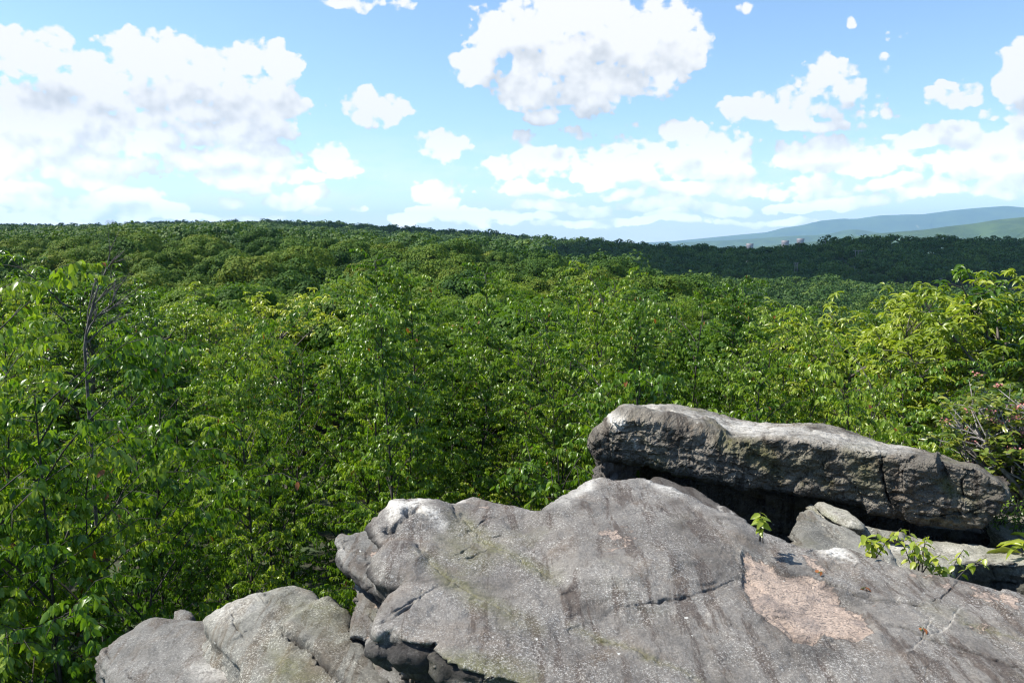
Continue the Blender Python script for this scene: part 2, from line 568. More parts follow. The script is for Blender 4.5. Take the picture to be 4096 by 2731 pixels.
M_GBARK = simple_mat('grey_bark', (0.12, 0.105, 0.09), (0.27, 0.25, 0.23), 20, 0.85)
M_DBARK = simple_mat('weathered_dead_bark', (0.05, 0.042, 0.038), (0.17, 0.15, 0.135), 20, 0.85)
M_OBARK = simple_mat('oak_bark', (0.05, 0.042, 0.034), (0.14, 0.12, 0.10), 3, 0.9)
M_BIRCH = leaf_mat('birch_leaves', [(0.0, (0.045, 0.105, 0.012)), (0.35, (0.098, 0.190, 0.016)), (0.7, (0.20, 0.295, 0.026)), (1.0, (0.34, 0.40, 0.06))])
M_LIME = leaf_mat('lime_leaves', [(0.0, (0.13, 0.19, 0.02)), (0.5, (0.26, 0.32, 0.035)), (1.0, (0.42, 0.44, 0.07))], trans=0.40, rough=0.35)
M_DEEP = leaf_mat('deep_green_leaves', [(0.0, (0.04, 0.09, 0.012)), (0.5, (0.09, 0.17, 0.016)), (1.0, (0.18, 0.26, 0.03))], trans=0.38, rough=0.32)
M_MID = leaf_mat('young_oak_leaves', [(0.0, (0.035, 0.085, 0.012)), (0.5, (0.085, 0.155, 0.015)), (1.0, (0.17, 0.235, 0.028))], trans=0.36, rough=0.62, spec=0.15, vary=0.7)
M_OAK = leaf_mat('oak_foliage', [(0.0, (0.022, 0.056, 0.011)), (0.35, (0.048, 0.100, 0.012)), (0.75, (0.098, 0.152, 0.015)), (1.0, (0.150, 0.180, 0.022))], trans=0.18, rough=0.7, spec=0.12, vary=0.75)
M_FAR = leaf_mat('far_forest_foliage', [(0.0, (0.020, 0.056, 0.014)), (0.5, (0.048, 0.100, 0.017)), (1.0, (0.110, 0.165, 0.022))], trans=0.22, rough=0.6, spec=0.2, vary=0.0)
M_LAUREL = leaf_mat('laurel_leaves', [(0.0, (0.06, 0.11, 0.016)), (0.6, (0.15, 0.20, 0.03)), (1.0, (0.26, 0.27, 0.05))], trans=0.3, rough=0.3)


def flat_mat(name, col, rough=0.6):
    m, t, out = new_mat(name)
    b = t.new('ShaderNodeBsdfPrincipled')
    tcx = t.new('ShaderNodeTexCoord')
    t.put(b.inputs['Base Color'], t.mix(t.noise(tcx.outputs['Object'], 30, 3), [c * 0.75 for c in col], [min(1, c * 1.2) for c in col]))
    b.inputs['Roughness'].default_value = rough
    t.l.new(b.outputs[0], out.inputs[0])
    return m


M_PINK = flat_mat('pink_blossom', (0.42, 0.15, 0.13))
M_STEEL = flat_mat('galvanised_steel', (0.55, 0.57, 0.60))
M_POLE = flat_mat('weathered_pole_wood', (0.26, 0.23, 0.215))
M_CONC = flat_mat('pale_concrete', (0.17, 0.14, 0.135))



# ------------------------------------------------------------------ the land: canopy height by compass column (photo px) and distance
def knots(X):
    X = min(max(X, -200), 4300)
    dc = interp(X, [(0, 330), (1000, 320), (2000, 260), (2600, 205), (2750, 200), (2950, 400), (4096, 400)])
    rc = interp(X, [(0, 930), (500, 915), (1000, 905), (1300, 925), (1700, 950), (2000, 975), (2400, 1045), (2650, 1090), (2750, 1112), (2950, 1115), (3100, 1104), (3300, 1104), (3550, 1135), (4096, 1165)])
    rf = interp(X, [(0, 1190), (1200, 1190), (2000, 1235), (2700, 1250), (2950, 1480), (4096, 1480)])
    d0 = interp(X, [(0, 600), (2000, 560), (3000, 450), (4096, 450)])
    d1 = interp(X, [(0, 900), (1500, 850), (2500, 700), (3200, 650), (4096, 650)])
    r0 = interp(X, [(0, 925), (1000, 930), (1500, 975), (2000, 1030), (2600, 1110), (3000, 1118), (3400, 1118), (4096, 1128)])
    r1 = interp(X, [(0, 899), (440, 899), (560, 889), (700, 886), (1000, 882), (1200, 882), (1500, 897), (1900, 922), (2300, 949), (2700, 975), (3000, 988), (3100, 980), (3180, 968), (3255, 978), (3290, 951), (3400, 942), (3600, 946), (3750, 940), (3900, 954), (4096, 945)])
    dm = interp(X, [(2750, 0.5), (2950, 0.0)])
    rm = interp(X, [(0, 1010), (1300, 1010), (2000, 1060), (2600, 1130)])
    kn = [(3, slope(1500) * 5), (5, slope(1500) * 5), (8, slope(1330) * 8), (12, slope(1235) * 12), (20, slope(1200) * 20),
          (30, slope(interp(X, [(2600, 1200), (3000, 1330)])) * 30), (80, slope(rf) * 80),
          ((80 + dc) / 2, slope(rf) * 80 * 0.5 + slope(rc) * dc * 0.5 + dm * 0.8 * 4),
          (dc, slope(rc) * dc), (dc + 45, slope(rc) * dc - 9), (d0, slope(r0) * d0), (d1, slope(r1) * d1), (d1 + 120, slope(r1) * d1 - 25),
          (1600, -75), (3000, -130), (9000, -160), (21000, -200)]
    if 2950 <= X:
        kn[7] = ((220 + dc) / 2 - 60, slope(1320) * 220)
    return kn


_KX = np.arange(-200, 4301, 25)
_KN = [knots(float(x)) for x in _KX]


def zcan(X, d):
    i = int(np.clip(round((X + 200) / 25.0), 0, len(_KX) - 1))
    return interp(d, _KN[i])


def htree(d):
    return interp(d, [(4, 6.4), (30, 6.6), (80, 11), (200, 13), (1000, 13), (1600, 1), (3000, 0)])


def X_of(x, y):
    if y <= 0.02:
        return -200 if x < 0 else 4300
    return 2048 + FPX * (x / y)


def col_x(X, d):
    """world x of photo column X at forward distance d (near the horizon rows)"""
    return (X - 2048) / FPX * d / math.cos(PITCH) * 1.0


def ground_z(x, y):
    d = max(math.hypot(x, y) * 0.93 if y > 0 else math.hypot(x, y), 0.1)
    dd = y if y > abs(x) * 0.9 else d
    X = X_of(x, max(y, 0.0)) if y > 0 else (4300 if x > 0 else -200)
    z = zcan(X, max(dd, 5)) - htree(max(dd, 5))
    z += 0.5 * math.sin(x * 0.11 + 1) * math.cos(y * 0.13) * min(1, d / 40)
    # the rock outcrop the viewer stands on: a shelf that breaks off as a cliff on the left and ahead
    edge = max(-1.7 - x, (y - (4.3 + max(0, min(x, 6)) * 0.75)))
    k = min(max(edge / 1.6, 0.0), 1.0)
    k = k * k * (3 - 2 * k)
    zs = -3.3 + 0.13 * min(max(x, 0), 7)
    if y > 30 or x > 30:
        k = 1
    elif x > 7:
        k = max(k, min((x - 7) / 23, 1))
    return zs * (1 - k) + z * k


def build_ground():
    th = np.concatenate([np.radians(np.arange(-180, -42, 6)), np.radians(np.arange(-42, 42.01, 0.6)), np.radians(np.arange(48, 180, 6))])
    rr = np.concatenate([[0.0], np.arange(0.8, 12, 0.4), np.geomspace(12.5, 1500, 130), np.geomspace(1700, 21000, 16)])
    V, Q = [], []
    n = len(th)
    for r in rr:
        for a in th:
            x, y = r * math.sin(a), r * math.cos(a)
            V.append((x, y, ground_z(x, y)))
    for i in range(len(rr) - 1):
        for j in range(n):
            k = (j + 1) % n
            Q.append((i * n + j, i * n + k, (i + 1) * n + k, (i + 1) * n + j))
    V, Q = np.array(V), np.array(Q)
    V[:, 2] += fbm(V * np.array([1.1, 1.1, 0]) + 3, 3) * 0.12 * np.clip(np.hypot(V[:, 0], V[:, 1]) / 4, 0, 1)
    me = quadmesh('ground', V, Q[:, ::-1], True)
    m, t, out = new_mat('forest_floor')
    geo = t.new('ShaderNodeNewGeometry')
    pos = geo.outputs['Position']
    a = t.noise(pos, 0.7, 6, 0.65)
    b_ = t.noise(pos, 0.035, 5, 0.6)
    base = t.mix(t.maprange(a, 0.4, 0.62), (0.028, 0.026, 0.014), (0.04, 0.065, 0.02))
    base = t.mix(t.maprange(b_, 0.45, 0.6), base, (0.045, 0.085, 0.022))
    b = t.new('ShaderNodeBsdfPrincipled')
    t.put(b.inputs['Base Color'], base)
    b.inputs['Roughness'].default_value = 0.95
    t.l.new(b.outputs[0], out.inputs[0])
    tag(link('ground', me, mat=m), kind='structure')


build_ground()


def far_ridge(name, pts, d, drop, depth, amp, seed, c1, c2, field=None):
    """a distant wooded range: crest rows by photo column at forward distance d"""
    X = np.arange(pts[0][0], pts[-1][0] + 1, 18)
    prof = np.array([-1, -0.8, -0.62, -0.48, -0.36, -0.26, -0.17, -0.09, -0.03, 0.0, 0.05, 0.15, 0.4, 0.8])
    hgt = np.array([0, 0.10, 0.24, 0.38, 0.52, 0.66, 0.79, 0.90, 0.975, 1.0, 0.985, 0.9, 0.5, 0])
    V, Q = [], []
    nx = len(X)
    for i, (p_, h_) in enumerate(zip(prof, hgt)):
        for x in X:
            row = interp(x, pts)
            dd = d + p_ * depth
            zc = slope(row) * d
            V.append(((x - 2048) / FPX * d / 1.0 * (dd / d), dd, zc * h_ - drop * (1 - h_)))
    V = np.array(V)
    w = np.repeat(np.clip((1 - hgt) * 3, 0, 1) * np.clip(hgt * 3, 0, 1), nx)
    nn = fbm(V * np.array([3.2 / depth, 1.3 / depth, 0]) + seed, 4)
    V[:, 2] += nn * amp * w
    V[:, 1] += fbm(V * np.array([4.5 / depth, 0.3 / depth, 0]) + seed + 9, 4) * depth * 0.12 * w
    for i in range(len(prof) - 1):
        for j in range(nx - 1):
            Q.append((i * nx + j, i * nx + j + 1, (i + 1) * nx + j + 1, (i + 1) * nx + j))
    me = quadmesh(name, V, np.array(Q), True)
    m, t, out = new_mat(name + '_woods')
    geo = t.new('ShaderNodeNewGeometry')
    pos = geo.outputs['Position']
    base = t.mix(t.maprange(t.noise(pos, 6.0 / depth * 2, 7, 0.62), 0.38, 0.62), c1, c2)
    base = t.mix(t.math('MULTIPLY', t.maprange(t.noise(pos, 0.03, 5, 0.75), 0.3, 0.7), 0.7), base, c1)
    if field:
        f = t.maprange(t.noise(t.vmath('MULTIPLY', pos, (1, 0.35, 1)), field, 3, 0.5), 0.655, 0.70)
        base = t.mix(f, base, (0.32, 0.30, 0.18))
    b = t.new('ShaderNodeBsdfPrincipled')
    t.put(b.inputs['Base Color'], base)
    b.inputs['Roughness'].default_value = 0.95
    bp = t.new('ShaderNodeBump')
    bp.inputs['Strength'].default_value = 1.0
    bp.inputs['Distance'].default_value = 8.0
    t.put(bp.inputs['Height'], t.noise(pos, 0.06, 5, 0.7))
    t.l.new(bp.outputs[0], b.inputs['Normal'])
    t.l.new(b.outputs[0], out.inputs[0])
    return tag(link(name, me, mat=m), kind='structure')


G1, G2 = (0.028, 0.060, 0.020), (0.060, 0.105, 0.028)
far_ridge('distant_mountain', [(2300, 985), (2700, 964), (2810, 953), (2960, 938), (3060, 929), (3120, 912), (3192, 902), (3268, 883), (3351, 875), (3408, 876), (3503, 862),
          (3618, 858), (3669, 858), (3777, 843), (3872, 833), (3999, 824), (4056, 829), (4096, 832), (4400, 846), (4900, 880), (5600, 940), (6200, 985)],
          15500, 420, 4200, 150, 5, G1, G2, 0.0016)
far_ridge('distant_hill', [(2500, 985), (2791, 966), (2900, 962), (3000, 955), (3172, 943), (3250, 941), (3312, 935), (3360, 922), (3400, 918), (3440, 921), (3520, 934), (3640, 936), (3760, 925), (3900, 920), (4200, 915), (4800, 940), (5400, 985)],
          9500, 260, 1800, 50, 15, G1, G2, None)
far_ridge('wooded_hill', [(3000, 990), (3300, 962), (3490, 935), (3681, 919), (3780, 905), (3872, 895), (3960, 880), (4096, 866), (4300, 850), (4700, 850), (5300, 900), (6000, 985)],
          5000, 240, 1400, 70, 25, G1, G2, None)


# ------------------------------------------------------------------ foliage building blocks
LEAF_V = np.array([(0, 0, 0), (0, 0.5, 0.0), (0, 1.0, -0.16), (-0.20, 0.12, 0.035), (-0.31, 0.42, 0.06), (-0.17, 0.78, -0.02),
                   (0.20, 0.12, 0.035), (0.31, 0.42, 0.06), (0.17, 0.78, -0.02)])
LEAF_Q = np.array([(0, 1, 4, 3), (1, 2, 5, 4), (0, 6, 7, 1), (1, 7, 8, 2)])
LEAF_V = LEAF_V * np.array([0.86, 1, 1.1])
LONG_V = LEAF_V * np.array([0.72, 1.0, 1.6])
DIAM_V = np.array([(-0.5, 0, 0.06), (0, 0.5, -0.05), (0.5, 0.02, 0.07), (0.02, -0.5, -0.05)])
DIAM_Q = np.array([(0, 1, 2, 3)])


def blades(pos, ydir, ndir, size, tint, tv=LEAF_V, tq=LEAF_Q):
    """numpy: one blade per row -> V, Q, tint per face"""
    y = ydir / np.linalg.norm(ydir, axis=1)[:, None]
    x = np.cross(y, ndir)
    x /= np.linalg.norm(x, axis=1)[:, None] + 1e-9
    z = np.cross(x, y)
    s = size[:, None, None]
    V = pos[:, None, :] + s * (tv[None, :, 0:1] * x[:, None, :] + tv[None, :, 1:2] * y[:, None, :] + tv[None, :, 2:3] * z[:, None, :])
    n = len(pos)
    Q = tq[None, :, :] + (np.arange(n) * len(tv))[:, None, None]
    return V.reshape(-1, 3), Q.reshape(-1, 4), np.repeat(tint, len(tq))


def birch_protos(seed, H=7.0, RR=1.75, nl=25000, leaf=0.060, stems=3, pointed=0.0, droop=1.0):
    """young birch: a few leaning dark stems, ascending limbs, drooping twigs strung with hanging leaves"""
    rn = random.Random(seed)
    rs = np.random.RandomState(seed)
    T = Tubes(5)
    twigs = []
    for s in range(stems):
        an = s * 2 * math.pi / stems + rn.random()
        lean = (0.35 + 0.5 * rn.random()) * RR * 0.55 if stems > 1 else 0.1
        top = H * (1.0 if s == 0 else 0.78 + 0.17 * rn.random())
        pts = []
        ph = rn.random() * 6
        for k in range(9):
            f = k / 8
            pts.append(Vector((math.cos(an) * lean * f ** 0.8 + 0.06 * math.sin(ph + f * 9) + 0.05 * s, math.sin(an) * lean * f ** 0.8 + 0.06 * math.cos(ph + f * 7), top * f)))
        r0 = 0.030 - 0.005 * s
        for w in range(60):
            f = 0.35 + 0.65 * rn.random() ** 0.7
            i = min(int(f * 8), 7)
            p0 = pts[i].lerp(pts[i + 1], f * 8 - i)
            ta = rn.random() * 6.28
            tl = rn.uniform(0.18, 0.4)
            dd_ = Vector((math.cos(ta), math.sin(ta), rn.uniform(0.1, 0.9))).normalized()
            twigs.append([p0, p0 + dd_ * tl * 0.5, p0 + dd_ * tl + Vector((0, 0, -0.1 * tl))])
        T.add(pts, [r0 * (1 - 0.9 * k / 8) + 0.003 for k in range(9)])
        nlimb = int(34 / stems * 1.5)
        for b in range(nlimb):
            f = 0.22 + 0.78 * (b + rn.random()) / nlimb
            i = min(int(f * 8), 7)
            base = pts[i].lerp(pts[i + 1], f * 8 - i) if f < 1 else pts[8]
            ba = rn.random() * 2 * math.pi
            shape = (1 - f) ** 0.55 if pointed < 0.5 else (1 - f) ** 0.9
            ln = (0.28 + 0.9 * shape) * RR * (0.65 + 0.5 * rn.random())
            up = 0.85 + 0.6 * rn.random()
            lp = [base]
            for k in range(1, 6):
                ff = k / 5
                lp.append(base + Vector((math.cos(ba + 0.3 * ff), math.sin(ba + 0.3 * ff), 0)) * ln * ff * 0.85 + Vector((0, 0, ln * up * (ff - 0.38 * ff * ff))))
            T.add(lp, [0.011 * (1 - 0.85 * k / 5) * (0.6 + 0.5 * shape) for k in range(6)])
            for w in range(max(4, int(ln * 9))):
                tf = 0.22 + 0.78 * rn.random()
                j = min(int(tf * 5), 4)
                p0 = lp[j].lerp(lp[j + 1], tf * 5 - j)
                ta = ba + rn.uniform(-1.5, 1.5)
                tl = rn.uniform(0.28, 0.62)
                d = Vector((math.cos(ta), math.sin(ta), rn.uniform(0.0, 1.15))).normalized()
                tp = [p0, p0 + d * tl * 0.5 + Vector((0, 0, 0.02)), p0 + d * tl + Vector((0, 0, -0.22 * tl * droop))]
                twigs.append(tp)
    for i, tp in enumerate(twigs):
        if i % 2 == 0:
            T.add(tp, [0.0038, 0.0028, 0.0012])
    trunk = T.mesh('trunk')
    nt = len(twigs)
    A = np.array([[tuple(p) for p in t] for t in twigs])
    ti = rs.randint(0, nt, nl)
    f = rs.rand(nl) ** 0.8
    p = np.where((f < 0.5)[:, None], A[ti, 0] + (A[ti, 1] - A[ti, 0]) * (f * 2)[:, None], A[ti, 1] + (A[ti, 2] - A[ti, 1]) * (f * 2 - 1)[:, None])
    td = A[ti, 2] - A[ti, 0]
    td /= np.linalg.norm(td, axis=1)[:, None]
    side = np.cross(td, [0, 0, 1]) * rs.choice([-1, 1], nl)[:, None]
    yd = td * 0.35 + side * 0.45 + np.array([0, 0, -1.15]) * droop + rs.normal(size=(nl, 3)) * 0.36
    nd = np.array([0, 0, 0.75]) + td * 0.3 + rs.normal(size=(nl, 3)) * 0.55
    p = p + side * 0.012
    tw_t = rs.rand(nt)
    hh = (p[:, 2] / H)
    rad = np.hypot(p[:, 0], p[:, 1]) / RR
    tint = np.clip(0.12 + 0.33 * tw_t[ti] + 0.3 * rs.rand(nl) + 0.12 * rad + 0.1 * hh, 0, 1)
    tint[rs.rand(nl) < 0.004] = 2.0
    V, Q, tt = blades(p, yd, nd, leaf * rs.uniform(0.45, 1.25, nl), tint)
    crown = quadmesh('crown', V, Q, True, {'tint': ('FACE', tt)})
    return trunk, crown


def whorl_protos(seed, H=7.5, RR=2.6, nwh=620, leaf=0.17, mat=None, flat=0.5):
    """oak or chestnut sapling crown: crooked limbs ending in whorls of long hanging leaves"""
    rn = random.Random(seed)
    rs = np.random.RandomState(seed)
    T = Tubes(5)
    pts = [Vector((0.1 * math.sin(k), 0.1 * math.cos(k * 1.3), H * 0.8 * k / 6)) for k in range(7)]
    T.add(pts, [0.11 - 0.014 * k for k in range(7)])
    ends = []
    for b in range(24):
        f = 0.25 + 0.75 * b / 24
        i = min(int(f * 6), 5)
        base = pts[i].lerp(pts[i + 1], min(f * 6 - i, 1))
        ba = b * 2.4 + rn.random()
        ln = RR * (1.05 - 0.55 * f) * rn.uniform(0.8, 1.15)
        lp = [base]
        for k in range(1, 7):
            ff = k / 6
            lp.append(base + Vector((math.cos(ba), math.sin(ba), 0)) * ln * ff + Vector((rn.uniform(-.08, .08), rn.uniform(-.08, .08), ln * (0.25 + 0.75 * f) * ff ** 1.3)))
        T.add(lp, [0.035 * (1 - 0.8 * k / 6) for k in range(7)])
        for w in range(nwh // 24):
            tf = 0.3 + 0.7 * rn.random() ** 0.7
            j = min(int(tf * 6), 5)
            p0 = lp[j].lerp(lp[j + 1], min(tf * 6 - j, 1))
            d = Vector((rn.gauss(0, 1), rn.gauss(0, 1), abs(rn.gauss(0.5, 0.8)))).normalized() * rn.uniform(0.15, 0.55)
            e = p0 + d
            ends.append(e)
            if w % 2 == 0:
                T.add([p0, p0 + d * 0.5 + Vector((0, 0, 0.02)), e], [0.008, 0.006, 0.004])
    trunk = T.mesh('trunk')
    E = np.array([tuple(e) for e in ends])
    n = len(E) * 9
    wi = np.repeat(np.arange(len(E)), 9)
    an = np.tile(np.arange(9) * 2 * math.pi / 9, len(E)) + np.repeat(rs.rand(len(E)) * 6, 9)
    yd = np.stack([np.cos(an), np.sin(an), rs.uniform(-0.75, 0.25, n)], 1) + rs.normal(size=(n, 3)) * 0.15
    nd = np.array([0, 0, 1.0]) + rs.normal(size=(n, 3)) * 0.3 + yd * 0.2
    tint = np.clip(0.5 * rs.rand(len(E))[wi] + 0.45 * rs.rand(n), 0, 1)
    V, Q, tt = blades(E[wi] + rs.normal(size=(n, 3)) * 0.02, yd, nd, leaf * rs.uniform(0.6, 1.1, n), tint, LONG_V)
    return trunk, quadmesh('crown', V, Q, True, {'tint': ('FACE', tt)})


def crown_cloud(rs, RR, HH, nclump, nq, qs, flat=0.8):
    """foliage quads over the outside of overlapping leaf masses; origin at the crown's base centre"""
    ga = math.pi * (3 - math.sqrt(5))
    k = np.arange(nclump)
    zc = np.clip(1 - (k + rs.rand(nclump) * 2.2 - 0.6) / nclump * 1.25, -0.3, 1)
    an = k * ga + rs.rand(nclump) * 2.4
    r = np.sqrt(np.clip(1 - zc ** 2, 0, 1))
    dirs = np.stack([np.cos(an) * r, np.sin(an) * r, zc], 1)
    cen = dirs * np.array([RR, RR, HH * 0.5]) * rs.uniform(0.55, 0.93, nclump)[:, None] + np.array([0, 0, HH * 0.5])
    rad = RR * (0.15 + 0.30 * rs.rand(nclump) ** 1.6)
    m = int(nq * 1.7)
    ci = rs.randint(0, nclump, m)
    d = rs.normal(size=(m, 3))
    d[:, 2] = d[:, 2] * 0.8 + 0.35
    d /= np.linalg.norm(d, axis=1)[:, None]
    sc3 = np.array([1, 1, flat])
    p = cen[ci] + d * sc3 * (rad[ci] * rs.uniform(0.78, 1.08, m))[:, None]
    keep = np.ones(m, bool)
    for j in range(nclump):
        q = (p - cen[j]) / sc3 / rad[j]
        keep &= ~(((q ** 2).sum(1) < 0.55) & (ci != j))
    keep = np.where(keep)[0][:nq]
    p, d, ci = p[keep], d[keep], ci[keep]
    n = len(p)
    nd = d + rs.normal(size=(n, 3)) * 0.27 + np.array([0, 0, 0.1])
    yd = np.cross(nd, rs.normal(size=(n, 3)))
    tint = np.clip(0.25 + 0.25 * rs.rand(nclump)[ci] + 0.4 * rs.rand(n), 0, 1)
    return p, yd, nd, qs * rs.uniform(0.6, 1.3, n), tint


def oak_protos(seed, RR=4.8, HH=8.0, nclump=34, nq=9000, qs=0.36, trunk_h=6.0):
    rs = np.random.RandomState(seed)
    rn = random.Random(seed)
    p, yd, nd, s, tint = crown_cloud(rs, RR, HH, nclump, nq, qs)
    V, Q, tt = blades(p, yd, nd, s, tint, DIAM_V, DIAM_Q)
    V[:, 2] += trunk_h
    crown = quadmesh('crown', V, Q, False, {'tint': ('FACE', tt)})
    T = Tubes(6)
    T.add([(0, 0, -1), (0.1, 0, trunk_h * 0.5), (0, 0.1, trunk_h), (0.1, 0.1, trunk_h + HH * 0.5)], [0.34, 0.26, 0.22, 0.08])
    for b in range(7):
        a = b * 0.9 + rn.random()
        T.add([(0, 0.1, trunk_h * (0.75 + 0.04 * b)), (math.cos(a) * RR * 0.35, math.sin(a) * RR * 0.35, trunk_h + HH * 0.22), (math.cos(a) * RR * 0.62, math.sin(a) * RR * 0.62, trunk_h + HH * 0.45)], [0.14, 0.10, 0.04])
    return T.mesh('trunk'), crown


def plant_tree(protos, mats, name, loc, rz, s, label, cat, group, sz=None):
    o = empty(name, loc, label, cat, group)
    o.rotation_euler = (0, 0, rz)
    o.scale = (s, s, sz or s)
    for n, me, m in zip(('trunk', 'crown'), protos, mats):
        c = bpy.data.objects.new(n, me)
        C.objects.link(c)
        c.parent = o
        if not me.materials:
            me.materials.append(m)
    return o


BIRCH = [birch_protos(101, stems=3), birch_protos(102, stems=2, pointed=1, RR=1.2, nl=19000), birch_protos(103, stems=4, RR=2.0), birch_protos(104, stems=3, leaf=0.056, nl=27000), birch_protos(105, stems=1, pointed=1, RR=1.05, nl=15000)]
BIGLEAF = [birch_protos(111, stems=3, leaf=0.077, nl=19000), birch_protos(112, stems=3, leaf=0.074, nl=21000, RR=1.9)]
WH = [whorl_protos(201), whorl_protos(202, RR=2.2), whorl_protos(203, RR=2.9, nwh=760)]
MIDO = [oak_protos(300 + i, RR=2.9, HH=5.6, nclump=30, nq=17000, qs=0.14, trunk_h=3.5) for i in range(3)]
OAK = [oak_protos(310 + i, RR=5.2 + 0.4 * (i % 3), HH=9.6 + 0.8 * (i % 2), nclump=42 + 6 * i, nq=13000, qs=0.34, trunk_h=4.2) for i in range(5)]

# ---- young birches and saplings below the rock
rnd = random.Random(5)
PLACED = []


def side_word(X):
    return ('at the far left edge' if X < 350 else 'left of the dead branches' if X < 480 else 'in the left of the thicket' if X < 1000 else 'left of the middle' if X < 1650 else
            'in the middle' if X < 2350 else 'behind the overhanging boulder' if X < 3000 else 'right of the middle' if X < 3500 else 'towards the right edge')


def depth_word(d):
    return 'closest to the rocks' if d < 7.5 else 'in the near part of the thicket' if d < 11 else 'halfway back in the thicket' if d < 17 else 'at the back of the thicket'


def put_sapling(X, row, d, kind, label=None, s=None, rz=None):
    x, z = col_x(X, d), slope(row) * d
    protos, ms, H, name = {
        'b': (BIRCH, (M_BARK, M_BIRCH), 7.0, 'birch'), 'g': (BIGLEAF, (M_BARK, M_BIRCH), 7.0, 'birch'),
        'l': ([WH[0], WH[2]], (M_OBARK, M_LIME), 8.1, 'young_chestnut_oak'), 'o': ([WH[1]], (M_OBARK, M_DEEP), 8.1, 'young_chestnut_oak'),
        'm': (MIDO, (M_OBARK, M_MID), 9.0, 'young_oak')}[kind]
    if isinstance(rz, int):
        pr = protos[rz % len(protos)]
    else:
        pr = rnd.choice(protos + [protos[1], protos[4]] if kind == 'b' else protos)
    s = s or rnd.uniform(0.85, 1.2)
    H = max(v.co.z for v in pr[1].vertices) if pr[1].name not in HT else HT[pr[1].name]
    HT[pr[1].name] = H
    cat = 'tree'
    grp = {'birch': 'young birches below the rocks', 'young_chestnut_oak': 'long-leaved saplings in the thicket', 'young_oak': 'young oaks behind the birch thicket'}[name]
    look = {'b': 'young small-leaved birch', 'g': 'young birch with large drooping leaves', 'l': 'yellow-green long-leaved sapling',
            'o': 'deep green long-leaved sapling', 'm': 'bushy young oak'}[kind]
    plant_tree(pr, ms, name, (x, d, z - H * s), rnd.random() * 6.28, s, label or f'{look} {depth_word(d)}, {side_word(X)}', cat, grp)
    PLACED.append((x, d))


HT = {}
for X, row, d, k, s, i, lab in [
    (-40, 1040, 6.2, 'g', 1.0, 0, 'tall large-leaved birch at the left edge rising above the thicket'),
    (180, 1290, 6.6, 'g', 1.0, 1, 'birch with bright leaves left of the bare dead branches'),
    (345, 1000, 17.5, 'o', 1.0, 0, 'glossy deep green sapling standing highest just left of the dead branches'),
    (1405, 995, 11.5, 'b', 1.0, 1, 'slender birch with the highest pointed top left of the middle'),
    (1640, 1062, 11.8, 'b', 0.95, 4, 'thin pointed birch top right of the tallest slender birch'),
    (1850, 1052, 12.5, 'b', 1.0, 1, 'birch with a twin pointed top left of the brown oak crown'),
    (2330, 1048, 13, 'b', 1.1, 0, 'broad birch dome in the middle reaching the near hill crest'),
    (2500, 1060, 14, 'b', 1.1, 3, 'wide birch right of the middle dome with rusty flecks'),
    (2180, 1180, 12, 'b', 0.95, 2, None),
    (2700, 1160, 13.5, 'b', 1.05, 3, None),
    (2920, 1095, 13.5, 'b', 0.95, 4, 'birch with one thin leader poking up before the dark ridge'),
    (3060, 1190, 12.5, 'b', 1.0, 2, 'round-topped birch right of the thin leader'),
    (3230, 1260, 13, 'b', 1.0, 0, None),
    (1130, 1150, 24, 'l', 1.0, 0, 'sunlit lime-green sapling crown before the dark oaks, left of the middle'),
    (860, 1130, 27, 'l', 1.0, 1, 'lime-green leafy crown beyond the birches, left part of the view'),
    (640, 1150, 22, 'o', 0.9, 0, None),
    (3420, 1160, 16, 'l', 1.15, 0, 'open yellow-green sapling reaching left with long-leaved twigs'),
    (3690, 1075, 16, 'l', 1.25, 1, 'tallest yellow-green sapling with long leaves, right side'),
    (3540, 1180, 15, 'l', 1.05, 1, None),
    (3860, 1110, 17, 'l', 1.2, 0, None),
    (4030, 1050, 15, 'o', 1.2, 0, 'deep green long-leaved sapling at the right edge, highest there'),
    (3520, 1440, 7.6, 'g', 0.8, 0, 'bright large-leaved birch just behind the overhanging boulder'),
    (3950, 1330, 9.5, 'g', 0.95, 1, 'large-leaved birch behind the pink-flowered laurel'),
    (3750, 1390, 10.5, 'b', 0.95, 2, None),
]:
    put_sapling(X, row, d, k, lab, s, i)

